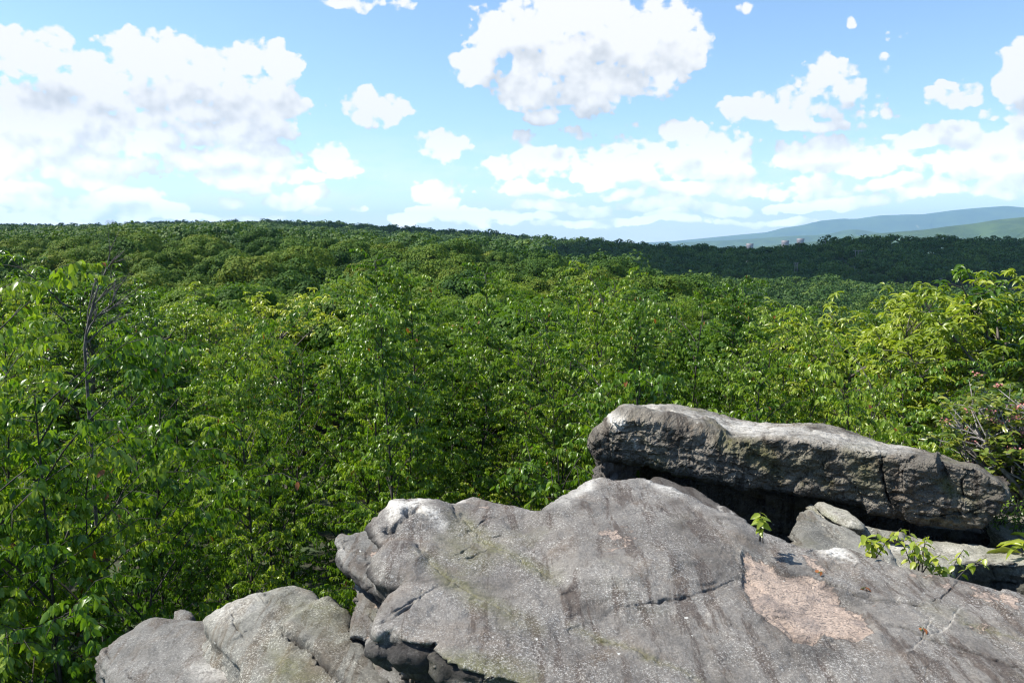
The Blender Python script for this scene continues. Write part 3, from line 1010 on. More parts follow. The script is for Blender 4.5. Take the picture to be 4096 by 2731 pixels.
ENV = [(-400, 1080), (0, 1075), (120, 1130), (230, 1170), (350, 1090), (480, 1160), (700, 1185), (1000, 1160), (1150, 1205), (1300, 1130), (1400, 1020), (1520, 1140), (1640, 1070), (1760, 1130), (1870, 1050), (1960, 1150), (2080, 1250), (2170, 1160), (2280, 1070), (2420, 1045), (2560, 1085), (2700, 1130), (2850, 1150), (2920, 1110), (3050, 1175), (3150, 1215), (3250, 1290), (3330, 1320), (3400, 1210), (3550, 1150), (3700, 1100), (3800, 1140), (3900, 1110), (4050, 1080), (4400, 1090)]
ROWD = [(4.6, 1620), (5.5, 1470), (7, 1360), (9, 1295), (12, 1250), (16, 1225), (22, 1215), (30, 1210)]
d = 4.9
while d < 27:
    sp = 1.6 + 0.055 * d
    X = -650.0
    while X < 4500:
        XX = X + rnd.uniform(-0.35, 0.35) * sp / d * FPX
        dd = d + rnd.uniform(-0.4, 0.4) * sp
        x = col_x(XX, dd)
        X += sp / d * FPX
        lim = interp(XX, [(-600, 4.9), (100, 5.1), (500, 6.2), (900, 6.5), (1300, 6.8), (1500, 7.0), (2400, 7.6), (2600, 8.6), (3300, 8.6), (3600, 8.8), (4500, 9.5)])
        if dd < lim or math.hypot(x + 1.4, dd - 4.2) < 2.8 or any((x - a) ** 2 + (dd - b) ** 2 < (0.55 * sp) ** 2 for a, b in PLACED):
            continue
        env = interp(XX, ENV)
        if dd < 8.5:
            row = max(interp(dd, ROWD) + rnd.triangular(-90, 150, 30), env + 60)
        elif dd < 15.5:
            row = env + rnd.triangular(0, 170, 45) + (15.5 - dd) * 4
        else:
            row = env + rnd.uniform(25, 80)
        k = 'g' if dd < 7.2 else 'b'
        if dd > 19:
            k = rnd.choice('bbmlo' if XX < 1500 else 'bbm')
        if XX > 3300 and dd > 12:
            k = rnd.choice('bblo')
        put_sapling(XX, row, dd, k)
    d += sp * 0.92

# ---- the oak woods
HIDE = {}


def occl(X, d):
    """highest canopy slope nearer than d in this column"""
    key = int(round(X / 50.0))
    if key not in HIDE:
        ds = np.geomspace(35, 1000, 120)
        sl = np.array([zcan(key * 50.0, q_) / q_ for q_ in ds])
        base = slope(interp(key * 50.0, [(0, 1210), (2600, 1180), (3000, 1230), (3500, 1260), (4096, 1200)]))
        HIDE[key] = (ds, np.maximum.accumulate(np.maximum(sl, base)))
    ds, mx = HIDE[key]
    i = max(np.searchsorted(ds, d * 0.96) - 1, 0)
    return mx[i]


def clearing(X, d):
    row = 964 - zcan(X, d) / d * FPX
    # power line corridor and the reddish bank on the dark ridge
    if d > 440 and X > 2600:
        if 3290 < X < 3400 and 992 < row < 1040:
            return True
        if 3380 < X < 3600 and abs(row - (1035 + (X - 3380) * 0.42)) < 12:
            return True
        if 3560 < X < 4200 and 1085 < row < 1130:
            return True
    return False


sites = []
d = 34.0
while d < 960:
    sp = interp(d, [(30, 4.6), (75, 5.4), (90, 8.4), (400, 9.2), (900, 10.0)])
    X = -420.0
    while X < 4480:
        XX = X + rnd.uniform(-0.4, 0.4) * sp / d * FPX
        dd = d + rnd.uniform(-0.42, 0.42) * sp
        X += sp / d * FPX
        kn = _KN[int(np.clip(round((XX + 200) / 25.0), 0, len(_KX) - 1))]
        if dd > kn[11][0] + 25 or (kn[8][0] + 30 < dd < kn[10][0] - 40 and XX < 2500):
            continue
        zt = zcan(XX, dd)
        if zt / dd < occl(XX, dd) - 0.011 * min(1, 200 / dd) - 3.0 / dd * (dd < 200):
            continue
        if clearing(XX, dd):
            continue
        sites.append((dd, XX, zt + rnd.uniform(-3.4, 1.5) * (1 if dd > 80 else 0.6)))
    d += sp * 0.9
sites.sort()
named = [s for s in sites if s[0] >= 80][:290]
lim_d = named[-1][0]
vis_mid = [s for s in sites if s[0] < 80]
print('mid', len(vis_mid), 'oaks', len(named), 'limit', lim_d, 'rest', len(sites) - len(named) - len(vis_mid))

for dd, XX, zt in vis_mid:
    pr = rnd.choice(MIDO)
    s = rnd.uniform(0.9, 1.25)
    o = plant_tree(pr, (M_OBARK, M_MID), 'young_oak', (col_x(XX, dd), dd, zt - 8.9 * s), rnd.random() * 6.28, s,
                   f'bushy young oak {"just past the birches" if dd < 50 else "below the wooded hill"}, {side_word(XX)}', 'tree', 'young oaks behind the birch thicket')

M_OAKB = M_OAK
for dd, XX, zt in named:
    pr = rnd.choice(OAK)
    s = rnd.uniform(0.72, 1.25)
    o = plant_tree(pr, (M_OBARK, M_OAK), 'oak', (col_x(XX, dd), dd, zt - (4.5 + 9.4) * s), rnd.random() * 6.28, s,
                   f'rounded oak crown {"low" if dd < 130 else "midway up" if dd < 200 else "high"} on the near wooded hillside, {side_word(XX)}', 'tree', 'oaks on the near hillside')

# everything further off is one wood
FARV = []
for i in range(6):
    rs = np.random.RandomState(500 + i)
    FARV.append(crown_cloud(rs, 6.0 + 0.5 * (i % 3), 8.5, 17, 1000, 0.72))
fw = [[], [], []]
n0 = 0
frs = np.random.RandomState(99)
for dd, XX, zt in sites:
    if dd <= lim_d:
        continue
    p, yd, nd, s_, tint = FARV[frs.randint(6)]
    keep = slice(0, int(interp(dd, [(200, 900), (400, 520), (900, 230)])))
    qk = interp(dd, [(200, 1.0), (400, 1.25), (900, 1.9)])
    sc_ = frs.uniform(0.68, 1.35)
    a = frs.rand() * 6.28
    Rm = np.array([[math.cos(a), -math.sin(a), 0], [math.sin(a), math.cos(a), 0], [0, 0, 1]])
    tt_ = np.clip(tint[keep] + frs.uniform(-0.28, 0.28), 0, 1)
    V, Q, tt = blades(p[keep] @ Rm.T * sc_, yd[keep] @ Rm.T, nd[keep] @ Rm.T, s_[keep] * qk * sc_, tt_, DIAM_V, DIAM_Q)
    V = V + np.array([col_x(XX, dd), dd, zt - 8.2 * sc_])
    fw[0].append(V)
    fw[1].append(Q + n0)
    fw[2].append(tt)
    n0 += len(V)
me = quadmesh('far_forest', np.concatenate(fw[0]), np.concatenate(fw[1]), False, {'tint': ('FACE', np.concatenate(fw[2]))})
tag(link('far_forest', me, mat=M_FAR), 'unbroken green oak forest covering the far ridges and valley', 'forest', kind='stuff')
print('far quads', len(me.polygons))
del fw


# ------------------------------------------------------------------ rocks
def dense(poly, step=26.0):
    out = []
    n = len(poly)
    for i in range(n):
        a, b = np.array(poly[i], float), np.array(poly[(i + 1) % n], float)
        k = max(1, int(np.linalg.norm(b - a) / step))
        for j in range(k):
            out.append(tuple(a + (b - a) * j / k))
    return out


def seg_dist(Pt, line):
    """distance of 2D points to a polyline, and side-free parameter"""
    best = np.full(len(Pt), 1e9)
    for a, b in zip(line[:-1], line[1:]):
        a, b = np.array(a, float), np.array(b, float)
        ab = b - a
        t = np.clip(((Pt - a) @ ab) / max(ab @ ab, 1e-9), 0, 1)
        dd = np.hypot(*(Pt - a - t[:, None] * ab).T)
        best = np.minimum(best, dd)
    return best


def poly_sd(Pt, poly):
    """signed distance, positive inside"""
    dd = seg_dist(Pt, list(poly) + [poly[0]])
    ins = np.zeros(len(Pt), bool)
    x, y = Pt.T
    n = len(poly)
    for i in range(n):
        (x1, y1), (x2, y2) = poly[i], poly[(i + 1) % n]
        c = (y1 > y) != (y2 > y)
        if y1 != y2:
            ins ^= c & (x < (x2 - x1) * (y - y1) / (y2 - y1) + x1)
    return np.where(ins, dd, -dd)


def slab_cage(bm, poly, plane, thick, under=0.25, lip=0.07, bulge=0.0, step=26.0, lipz=0.02, vert=0.16, drift=(0, 0), cut=0.0):
    """closed cage of a rock sheet: the top outline lies on a tilted plane, the sides fall and tuck under"""
    if not hasattr(poly[0], 'z'):
        T = [PP(x, y, plane) for x, y in dense(poly, step)]
    else:
        T = poly
    n = len(T)
    area = sum(T[i].x * T[(i + 1) % n].y - T[(i + 1) % n].x * T[i].y for i in range(n))
    if area < 0:
        T.reverse()
    N = []
    for i in range(n):
        e = T[(i + 2) % n] - T[i - 2]
        N.append(Vector((e.y, -e.x, 0)).normalized())
    rings = []
    for off, dz in ((-lip * 1.6, 0.012 + bulge), (-lip * 0.6, lipz * 0.3), (0.0, -lipz * 1.4), ((-0.02, -vert * 0.5) if cut else (0.015, -vert * 0.5)), (-0.02 - cut, -vert), (-under * 0.5 - cut, -vert - (thick - vert) * 0.4), (-under, -thick)):
        k = max(0.0, -dz - vert) / thick
        rings.append([bm.verts.new(T[i] + N[i] * off + Vector((drift[0] * k, drift[1] * k, dz))) for i in range(n)])
    bm.faces.new(rings[0])
    for a, b in zip(rings[:-1], rings[1:]):
        for i in range(n):
            j = (i + 1) % n
            bm.faces.new((a[i], b[i], b[j], a[j]))
    bm.faces.new(list(reversed(rings[-1])))


def loft_cage(bm, sections):
    """sections: lists of points round the rock, all the same length; closed with end caps"""
    rings = [[bm.verts.new(p) for p in s_] for s_ in sections]
    k = len(rings[0])
    for a, b in zip(rings[:-1], rings[1:]):
        for i in range(k):
            j = (i + 1) % k
            bm.faces.new((a[i], a[j], b[j], b[i]))
    bm.faces.new(list(reversed(rings[0])))
    bm.faces.new(rings[-1])


def rock(name, cage, mat, label, voxel=0.022, smooth=4, big=0.035, mid=0.012, fine=0.004, strata=0.012, sdir=(0, 0, 1), grooves=(), stains=(), seed=0.0, flake=0.0, parent=None, group=None, kind=None, shear=(), terr=0.0, fac=0.0, fcell=0.5, fsteep=3.0):
    bm = bmesh.new()
    cage(bm)
    bmesh.ops.triangulate(bm, faces=bm.faces[:])
    bmesh.ops.recalc_face_normals(bm, faces=bm.faces[:])
    me0 = bpy.data.meshes.new('tmp')
    bm.to_mesh(me0)
    bm.free()
    ob = bpy.data.objects.new('tmp', me0)
    C.objects.link(ob)
    md = ob.modifiers.new('r', 'REMESH')
    md.mode = 'VOXEL'
    md.voxel_size = voxel
    md.use_smooth_shade = True
    dg = bpy.context.evaluated_depsgraph_get()
    me = bpy.data.meshes.new_from_object(ob.evaluated_get(dg))
    bpy.data.objects.remove(ob)
    n = len(me.vertices)
    V = np.empty(n * 3, np.float32)
    me.vertices.foreach_get('co', V)
    V = V.reshape(-1, 3).astype(np.float64)
    E = np.empty(len(me.edges) * 2, np.int32)
    me.edges.foreach_get('vertices', E)
    E = E.reshape(-1, 2)
    cnt = np.bincount(E.ravel(), minlength=n).astype(float)

    def blur(A, it):
        for _ in range(it):
            S = np.zeros_like(A)
            for c in range(A.shape[1]):
                S[:, c] = np.bincount(E[:, 0], A[E[:, 1], c], n) + np.bincount(E[:, 1], A[E[:, 0], c], n)
            A = A * 0.35 + S / cnt[:, None] * 0.65
        return A

    V = blur(V, smooth)

    def project(V):
        cf = V[:, 1] * math.cos(PITCH) - V[:, 2] * math.sin(PITCH)
        cu = V[:, 1] * math.sin(PITCH) + V[:, 2] * math.cos(PITCH)
        cf = np.where(cf < 0.2, 0.2, cf)
        return np.stack([2048 + FPX * V[:, 0] / cf, 1365.5 - FPX * cu / cf], 1)

    if grooves:
        me.vertices.foreach_set('co', V.astype(np.float32).ravel())
        me.update()
        pq = project(V)
        near = np.full(n, 1e9)
        for gdef in grooves:
            near = np.minimum(near, seg_dist(pq, gdef[0]) - min(gdef[1], 10))
        bm = bmesh.new()
        bm.from_mesh(me)
        bm.edges.ensure_lookup_table()
        sel = [bm.edges[i] for i in np.where((near[E] < 16).all(1) & (V[E[:, 0], 1] > 1.2))[0]]
        bmesh.ops.subdivide_edges(bm, edges=sel, cuts=3, use_grid_fill=True)
        bmesh.ops.triangulate(bm, faces=[f for f in bm.faces if len(f.verts) > 4])
        bm.to_mesh(me)
        bm.free()
        n = len(me.vertices)
        V = np.empty(n * 3, np.float32)
        me.vertices.foreach_get('co', V)
        V = V.reshape(-1, 3).astype(np.float64)
        E = np.empty(len(me.edges) * 2, np.int32)
        me.edges.foreach_get('vertices', E)
        E = E.reshape(-1, 2)
        cnt = np.bincount(E.ravel(), minlength=n).astype(float)
        me.polygons.foreach_set('use_smooth', np.ones(len(me.polygons), bool))

    def normals(V):
        me.vertices.foreach_set('co', V.astype(np.float32).ravel())
        me.update()
        N = np.empty(n * 3, np.float32)
        me.vertex_normals.foreach_get('vector', N)
        return N.reshape(-1, 3).astype(np.float64)

    N = blur(normals(V), 3)
    N /= np.linalg.norm(N, axis=1)[:, None] + 1e-9
    steep = np.clip(1 - np.abs(N[:, 2]) * 1.25, 0, 1)
    W = V + seed
    disp = big * fbm(W * 1.25, 3) + mid * fbm(W * 5.5 + 5, 3) * (1 + steep) + fine * fbm(W * 24, 2)
    disp += 0.35 * mid * np.clip(fbm(W * 9 + 31, 4, ridged=True), -1, 1)
    if fac:
        Wf = W + 0.06 * np.stack([fbm(W * 4, 2), fbm(W * 4 + 9, 2), fbm(W * 4 + 18, 2)], 1)
        for k_, (cs, am) in enumerate(((1.0, 1.0), (0.38, 0.5), (0.15, 0.22))):
            v_, e_ = facets(Wf / (fcell * cs) * np.array([1, 1, 1.5]) + 3.7 * k_)
            disp += fac * am * (1 + fsteep * steep) * (v_ - 0.35 * np.exp(-(e_ / 0.06) ** 2))
    if terr:
        tt_ = fbm(W * np.array([1.0, 1.6, 0.4]) + 7, 4, 0.5) * 3.0
        fr = tt_ - np.floor(tt_)
        disp += terr * (np.floor(tt_) + np.clip((fr - 0.5) / 0.09 + 0.5, 0, 1))
    sd_ = np.array(sdir) / np.linalg.norm(sdir)
    h = V @ sd_ + 0.03 * perlin(W * 2.5)
    disp += strata * steep * (perlin(np.stack([h * 26, W[:, 0] * 0.9, W[:, 1] * 0.9], 1)) + 0.6 * perlin(np.stack([h * 60, W[:, 0] * 1.6, W[:, 1] * 1.6], 1)))
    # projected photo position of every vertex on the side that faces the viewpoint
    pix = project(V)
    face = (N * V).sum(1) < 0.05 * np.linalg.norm(V, axis=1)
    wob = np.stack([fbm(W * 6 + 50, 3), fbm(W * 6 + 80, 3)], 1)
    wob2 = np.stack([fbm(W * 22 + 150, 2), fbm(W * 22 + 180, 2)], 1)
    att = {k: np.zeros(n) for k in ('pink', 'moss', 'white', 'black', 'flake')}
    att['black'] = np.clip((-0.15 - N[:, 2]) * 1.6, 0, 0.8)  # dark crust and painted overhang shade on down-facing faces
    if flake:
        att['flake'] = flake * np.clip((0.55 - N[:, 2]) * 2, 0, 1)
        fl = fbm(W * np.array([7, 7, 9]) + 11, 4, 0.62, ridged=True)
        disp += 0.019 * flake * np.clip((0.55 - N[:, 2]) * 2, 0, 1) * np.clip(fl, -1.2, 1.0)
    for gdef in grooves:
        line, wpx, dep = gdef[:3]
        if wpx <= 12:
            wpx = wpx * 0.38
        q = pix + wob * 9 + wob2 * 5
        dd = seg_dist(q, line)
        ends = np.minimum(np.hypot(*(pix - np.array(line[0])).T), np.hypot(*(pix - np.array(line[-1])).T))
        var = np.clip(0.55 + 0.8 * wob[:, 0] + 0.5 * wob2[:, 0], 0.35, 1.2) * np.clip(ends / 60 + 0.1, 0, 1)
        f = np.exp(-(dd / (wpx * (0.6 + 0.5 * var))) ** 2) * face * var
        disp -= dep * f * (0.9 if gdef[1] <= 12 else 1.0)
        if len(gdef) > 3:
            a_, am, wm = gdef[3]
            att[a_] = np.maximum(att[a_], am * var ** 0.5 * np.exp(-(dd / wm) ** 2) * face)
    for poly, h_, fe in shear:
        sdv = poly_sd(pix + wob * 12, poly)
        disp += h_ * np.clip(sdv / fe * 0.5 + 0.5, 0, 1) * face
    for a_, poly, fe, am in stains:
        sdv = poly_sd(pix + wob * fe * 0.7, poly)
        if a_ == 'crust_shade':  # dark crust plus undercut shade painted on the steep sides
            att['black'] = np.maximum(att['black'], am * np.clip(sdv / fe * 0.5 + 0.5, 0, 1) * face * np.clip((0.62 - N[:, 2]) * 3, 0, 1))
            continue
        att[a_] = np.maximum(att[a_], am * np.clip(sdv / fe * 0.5 + 0.5, 0, 1) * face)
    V = V + N * disp[:, None]
    normals(V)
    for a_, v_ in att.items():
        at = me.attributes.new(a_, 'FLOAT', 'POINT')
        at.data.foreach_set('value', v_.astype(np.float32))
    me.name = name
    me.materials.clear()
    o = link(name, me, parent, mat)
    if label:
        tag(o, label, 'rock', group, kind)
    return o


RG = 'boulders of the overlook'
# -- the big sloping slab
SL = (-1.864, -0.05, 0.08)
slab_poly = [(1478, 2088), (1500, 2040), (1560, 2000), (1640, 1984), (1700, 1986), (1745, 2003), (1790, 2010), (1840, 1990), (1885, 1974), (1950, 1990), (2050, 2012), (2120, 2035), (2165, 2062),
             (2190, 2035), (2240, 1990), (2330, 1940), (2400, 1925), (2450, 1938), (2500, 1930), (2560, 1921), (2600, 1935), (2650, 1945), (2740, 1978), (2780, 2000), (2850, 2050), (2900, 2072), (2960, 2090), (3010, 2112), (3100, 2140),
             (3180, 2168), (3260, 2180), (3330, 2162), (3400, 2172), (3480, 2202), (3600, 2235), (3720, 2275), (3850, 2312), (4000, 2350), (4096, 2372), (4500, 2480), (5100, 2640), (5600, 3400), (4000, 4600), (2600, 3700),
             (2350, 2960), (2180, 2800), (2060, 2735), (1930, 2712), (1830, 2680), (1765, 2640), (1735, 2600), (1745, 2560), (1690, 2590), (1610, 2575), (1545, 2530), (1500, 2560), (1480, 2520), (1520, 2440), (1560, 2390), (1612, 2335), (1560, 2340), (1510, 2310), (1492, 2262),
             (1520, 2215), (1545, 2160), (1520, 2165), (1495, 2130)]
MS = 'moss'
slab_grooves = [
    ([(1840, 2072), (1980, 2190), (2130, 2270), (2230, 2320)], 9, 0.014, (MS, 0.8, 26)),
    ([(1960, 2065), (1900, 2115)], 9, 0.026), ([(1820, 2225), (1885, 2168)], 10, 0.035), ([(1830, 2250), (1905, 2212), (1960, 2195)], 8, 0.016, (MS, 0.5, 20)),
    ([(1980, 2150), (1900, 2112)], 8, 0.012, (MS, 0.6, 18)),
    ([(1690, 2240), (1780, 2320), (1860, 2365), (2000, 2440), (2080, 2475)], 9, 0.014, (MS, 0.75, 34)),
    ([(1800, 2340), (1730, 2360), (1670, 2410), (1600, 2460), (1560, 2490)], 9, 0.022), ([(1670, 2412), (1640, 2455), (1560, 2500), (1490, 2520)], 9, 0.02),
    ([(2280, 2495), (2400, 2540), (2560, 2590), (2690, 2650), (2820, 2720)], 7, 0.014, (MS, 0.6, 14)),
    ([(2500, 2437), (2600, 2415), (2720, 2400), (2830, 2362), (2960, 2320)], 7, 0.02, ('black', 0.5, 8)),
    ([(3240, 2285), (3330, 2330), (3420, 2370), (3520, 2400), (3700, 2420)], 8, 0.022, ('black', 0.6, 9)),
    ([(3230, 2182), (3330, 2210), (3420, 2232)], 9, 0.035, ('black', 0.6, 8)),
    ([(3540, 2495), (3700, 2545), (3840, 2600), (3980, 2650), (4096, 2690)], 7, 0.022, ('black', 0.6, 9)),
    ([(3730, 2470), (3690, 2550), (3620, 2620)], 7, 0.014, ('white', 0.45, 6)), ([(3840, 2430), (3790, 2510), (3690, 2560)], 7, 0.010, ('white', 0.4, 6)),
    ([(3840, 2310), (3780, 2370), (3730, 2410)], 9, 0.03, ('black', 0.5, 9)), ([(3860, 2360), (3960, 2420), (4096, 2480)], 7, 0.016, ('black', 0.5, 8)),
    ([(3850, 2490), (3990, 2540), (4096, 2580)], 7, 0.014, (MS, 0.6, 10)), ([(3700, 2640), (3705, 2731)], 6, 0.014), ([(2870, 2240), (3000, 2260)], 6, 0.008),
    ([(1810, 1990), (1825, 2060), (1850, 2085)], 14, 0.03), ([(1590, 2105), (1640, 2065), (1670, 2060), (1690, 2080)], 16, 0.07, ('black', 0.7, 12)),
    ([(1530, 2150), (1560, 2115), (1600, 2100)], 18, 0.05, ('black', 0.6, 14)), ([(1660, 2140), (1690, 2200), (1670, 2250)], 14, 0.02),
    ([(2500, 2090), (2640, 2070)], 7, 0.01), ([(1960, 2430), (2040, 2560), (2060, 2640)], 18, 0.006, ('black', 0.45, 22)), ([(2215, 2310), (2290, 2440), (2300, 2500)], 14, 0.006, ('black', 0.45, 14)),
    ([(3120, 2450), (3180, 2530), (3300, 2560), (3420, 2540)], 14, 0.014, ('black', 0.45, 26)),
]
pinkpoly = [(2960, 2240), (3040, 2245), (3130, 2290), (3260, 2320), (3330, 2340), (3370, 2400), (3440, 2440), (3500, 2500), (3490, 2540), (3420, 2560), (3300, 2520), (3260, 2560), (3180, 2555), (3100, 2490), (3020, 2440), (2970, 2350)]
slab_stains = [
    ('pink', pinkpoly, 26, 0.95),
    ('pink', [(3160, 2200), (3260, 2230), (3370, 2300), (3330, 2320), (3230, 2270)], 30, 0.62),
    ('pink', [(3620, 2260), (3850, 2310), (4096, 2380), (4096, 2470), (3900, 2400), (3780, 2360), (3640, 2330)], 40, 0.58),
    ('pink', [(2380, 2110), (2500, 2130), (2560, 2230), (2520, 2280), (2400, 2260)], 50, 0.5),
    ('pink', [(1900, 2000), (2040, 2020), (2060, 2060), (1960, 2070), (1900, 2040)], 24, 0.5),
    ('pink', [(3850, 2480), (4000, 2500), (3990, 2560), (3880, 2540)], 30, 0.4), ('pink', [(3250, 2580), (3370, 2590), (3340, 2650), (3260, 2640)], 30, 0.4),
    ('pink', [(3450, 2370), (3560, 2380), (3530, 2450), (3440, 2430)], 30, 0.4),
    ('white', [(1540, 2020), (1640, 1985), (1720, 1992), (1700, 2030), (1640, 2060), (1560, 2070)], 24, 0.8),
    ('white', [(1620, 2040), (1700, 2030), (1780, 2100), (1760, 2120)], 18, 0.6),
    ('white', [(2200, 2040), (2330, 1945), (2400, 1925), (2360, 1975), (2260, 2050)], 26, 0.75), ('white', [(2560, 1930), (2650, 1945), (2740, 1985), (2700, 1990)], 18, 0.7),
    ('white', [(3250, 2180), (3380, 2172), (3420, 2225), (3300, 2215)], 20, 0.85), ('white', [(1740, 2000), (1880, 1978), (1850, 2010)], 14, 0.6),
    ('black', [(2180, 2050), (2250, 1985), (2330, 1960), (2290, 2030), (2200, 2080)], 24, 0.5),
    ('black', [(2640, 2060), (2760, 2110), (2960, 2330), (2880, 2350), (2700, 2180)], 60, 0.33), ('black', [(3060, 2240), (3200, 2290), (3240, 2330), (3120, 2300)], 22, 0.7),
    ('black', [(3300, 2330), (3440, 2380), (3440, 2440), (3380, 2420)], 24, 0.6), ('black', [(2680, 2440), (2860, 2560), (3050, 2731), (2800, 2731), (2640, 2560)], 70, 0.3),
    ('black', [(3150, 2560), (3400, 2570), (3300, 2660), (3100, 2620)], 30, 0.5),
    ('crust_shade', [(1440, 2080), (1560, 2100), (1640, 2200), (1700, 2400), (1800, 2560), (2000, 2650), (2300, 2731), (1400, 2760), (1350, 2500)], 30, 1.0),  # crusted left sides, and the hollow's shade painted black
    ('moss', [(1800, 2080), (1960, 2170), (2000, 2240), (1850, 2290), (1760, 2200)], 60, 0.5), ('moss', [(1780, 2320), (2050, 2460), (2150, 2520), (1900, 2420)], 50, 0.45),
    ('moss', [(1700, 2620), (1900, 2600), (2150, 2700), (2120, 2760), (1800, 2700)], 40, 0.7),
]


def cage_slab(bm):
    slab_cage(bm, slab_poly, SL, 1.5, under=0.45, lip=0.05, vert=0.20, cut=0.21, drift=(0.35, -0.1))


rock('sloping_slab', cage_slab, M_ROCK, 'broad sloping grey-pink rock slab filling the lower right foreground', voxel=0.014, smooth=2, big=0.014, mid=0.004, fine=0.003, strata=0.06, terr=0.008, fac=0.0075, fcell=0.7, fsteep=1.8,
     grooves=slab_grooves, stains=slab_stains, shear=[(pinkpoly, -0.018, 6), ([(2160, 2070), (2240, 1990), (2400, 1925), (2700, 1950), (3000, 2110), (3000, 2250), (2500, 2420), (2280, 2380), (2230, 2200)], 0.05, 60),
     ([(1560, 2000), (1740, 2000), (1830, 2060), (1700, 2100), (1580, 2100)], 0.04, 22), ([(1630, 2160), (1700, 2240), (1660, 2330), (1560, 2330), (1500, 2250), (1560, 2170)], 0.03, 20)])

# -- ledges under its left edge
rock('jutting_ledge', lambda bm: slab_cage(bm, [(1336, 2168), (1350, 2140), (1390, 2140), (1450, 2138), (1500, 2120), (1560, 2110), (1640, 2200), (1640, 2330), (1560, 2400), (1520, 2370), (1450, 2320), (1400, 2290), (1352, 2250), (1338, 2205)], (-1.86, -0.02, 0.0), 0.42, under=0.2, lip=0.05, vert=0.14, cut=0.13, drift=(0.3, 0.1)),
     M_GREY, 'grey rock ledge jutting out left below the slab, beak-shaped', voxel=0.016, smooth=2, big=0.02, mid=0.010, strata=0.03, seed=3, terr=0.008, fac=0.010, fcell=0.4,
     grooves=[([(1350, 2150), (1400, 2200), (1480, 2225)], 10, 0.02), ([(1400, 2240), (1450, 2235)], 8, 0.012)],
     stains=[('crust_shade', [(1300, 2200), (1500, 2260), (1640, 2330), (1600, 2450), (1300, 2400)], 20, 0.95), ('pink', [(1490, 2190), (1520, 2195), (1510, 2225), (1485, 2220)], 12, 0.95), ('pink', [(1475, 2250), (1500, 2255), (1490, 2280), (1470, 2275)], 10, 0.9), ('pink', [(1340, 2145), (1365, 2140), (1360, 2160)], 8, 0.8), ('white', [(1340, 2170), (1390, 2180), (1380, 2230), (1345, 2210)], 20, 0.35)], group=RG)
rock('rock_fin', lambda bm: (slab_cage(bm, [(1400, 2325), (1415, 2312), (1450, 2325), (1500, 2350), (1560, 2385), (1650, 2420), (1680, 2520), (1620, 2560), (1500, 2560), (1420, 2545), (1368, 2545), (1372, 2500), (1395, 2455), (1398, 2430), (1418, 2400), (1406, 2360)], (-2.02, -0.02, 0.0), 0.30, under=0.1, lip=0.05, vert=0.12, cut=0.08, drift=(0.2, 0.0)),
                             slab_cage(bm, [(1366, 2545), (1420, 2540), (1480, 2560), (1560, 2640), (1680, 2720), (1760, 2800), (1660, 2850), (1560, 2760), (1460, 2690), (1400, 2620)], (-2.10, -0.02, 0.0), 0.55, under=0.15, lip=0.05, vert=0.18, cut=0.18, drift=(0.25, 0.0))),
     M_GREY, 'upright grey rock fin with a pinkish foot, wedged between the slab and the left rocks', voxel=0.016, smooth=2, big=0.02, mid=0.012, strata=0.045, sdir=(0.6, 0.2, 1), seed=5, terr=0.008, fac=0.010, fcell=0.4,
     grooves=[([(1400, 2410), (1440, 2440), (1500, 2470), (1560, 2500)], 12, 0.02), ([(1500, 2520), (1480, 2550), (1440, 2570)], 16, 0.03)],
     stains=[('crust_shade', [(1350, 2560), (1500, 2600), (1800, 2731), (1400, 2760), (1340, 2600)], 20, 0.95), ('pink', [(1370, 2540), (1430, 2560), (1500, 2550), (1520, 2520), (1460, 2530), (1440, 2560)], 14, 0.95), ('pink', [(1500, 2380), (1560, 2400), (1520, 2440), (1490, 2410)], 22, 0.8), ('moss', [(1400, 2620), (1480, 2640), (1480, 2700), (1420, 2680)], 24, 0.9), ('moss', [(1480, 2440), (1560, 2450), (1530, 2520)], 24, 0.4)], group=RG)

# -- left rocks
rock('pale_rock', lambda bm: slab_cage(bm, [(836, 2448), (870, 2420), (905, 2398), (960, 2378), (1025, 2366), (1042, 2362), (1080, 2345), (1130, 2326), (1170, 2318), (1215, 2324), (1255, 2345), (1300, 2392), (1345, 2425), (1392, 2452), (1388, 2520), (1440, 2590), (1500, 2680), (1600, 2800), (1500, 3100), (1150, 3100), (1000, 2800), (960, 2650), (880, 2540)], (-2.13, -0.02, 0.01), 1.5, under=0.2, lip=0.13, vert=0.3, bulge=0.02),
     M_PALE, 'pale greenish-grey boulder second from the left, split by a slanting crack', voxel=0.016, smooth=3, big=0.02, mid=0.005, seed=8, fac=0.010, fcell=0.7, terr=0.008, strata=0.03,
     grooves=[([(1030, 2368), (1045, 2395), (1075, 2430)], 9, 0.02), ([(1105, 2532), (1170, 2570), (1250, 2620), (1320, 2680), (1400, 2760)], 12, 0.075, ('black', 0.9, 12)), ([(925, 2445), (940, 2500), (980, 2560), (960, 2580)], 12, 0.03), ([(880, 2460), (890, 2430), (960, 2400)], 9, 0.012)],
     stains=[('moss', [(1150, 2400), (1350, 2440), (1380, 2560), (1200, 2520)], 70, 0.45), ('moss', [(1100, 2560), (1300, 2690), (1200, 2731), (1080, 2640)], 40, 0.5), ('white', [(860, 2430), (1030, 2370), (1020, 2440), (880, 2500)], 40, 0.4)], shear=[([(1105, 2532), (1170, 2570), (1250, 2620), (1320, 2680), (1400, 2760), (1500, 2900), (1600, 2600), (1300, 2400)], 0.05, 16)], group=RG)
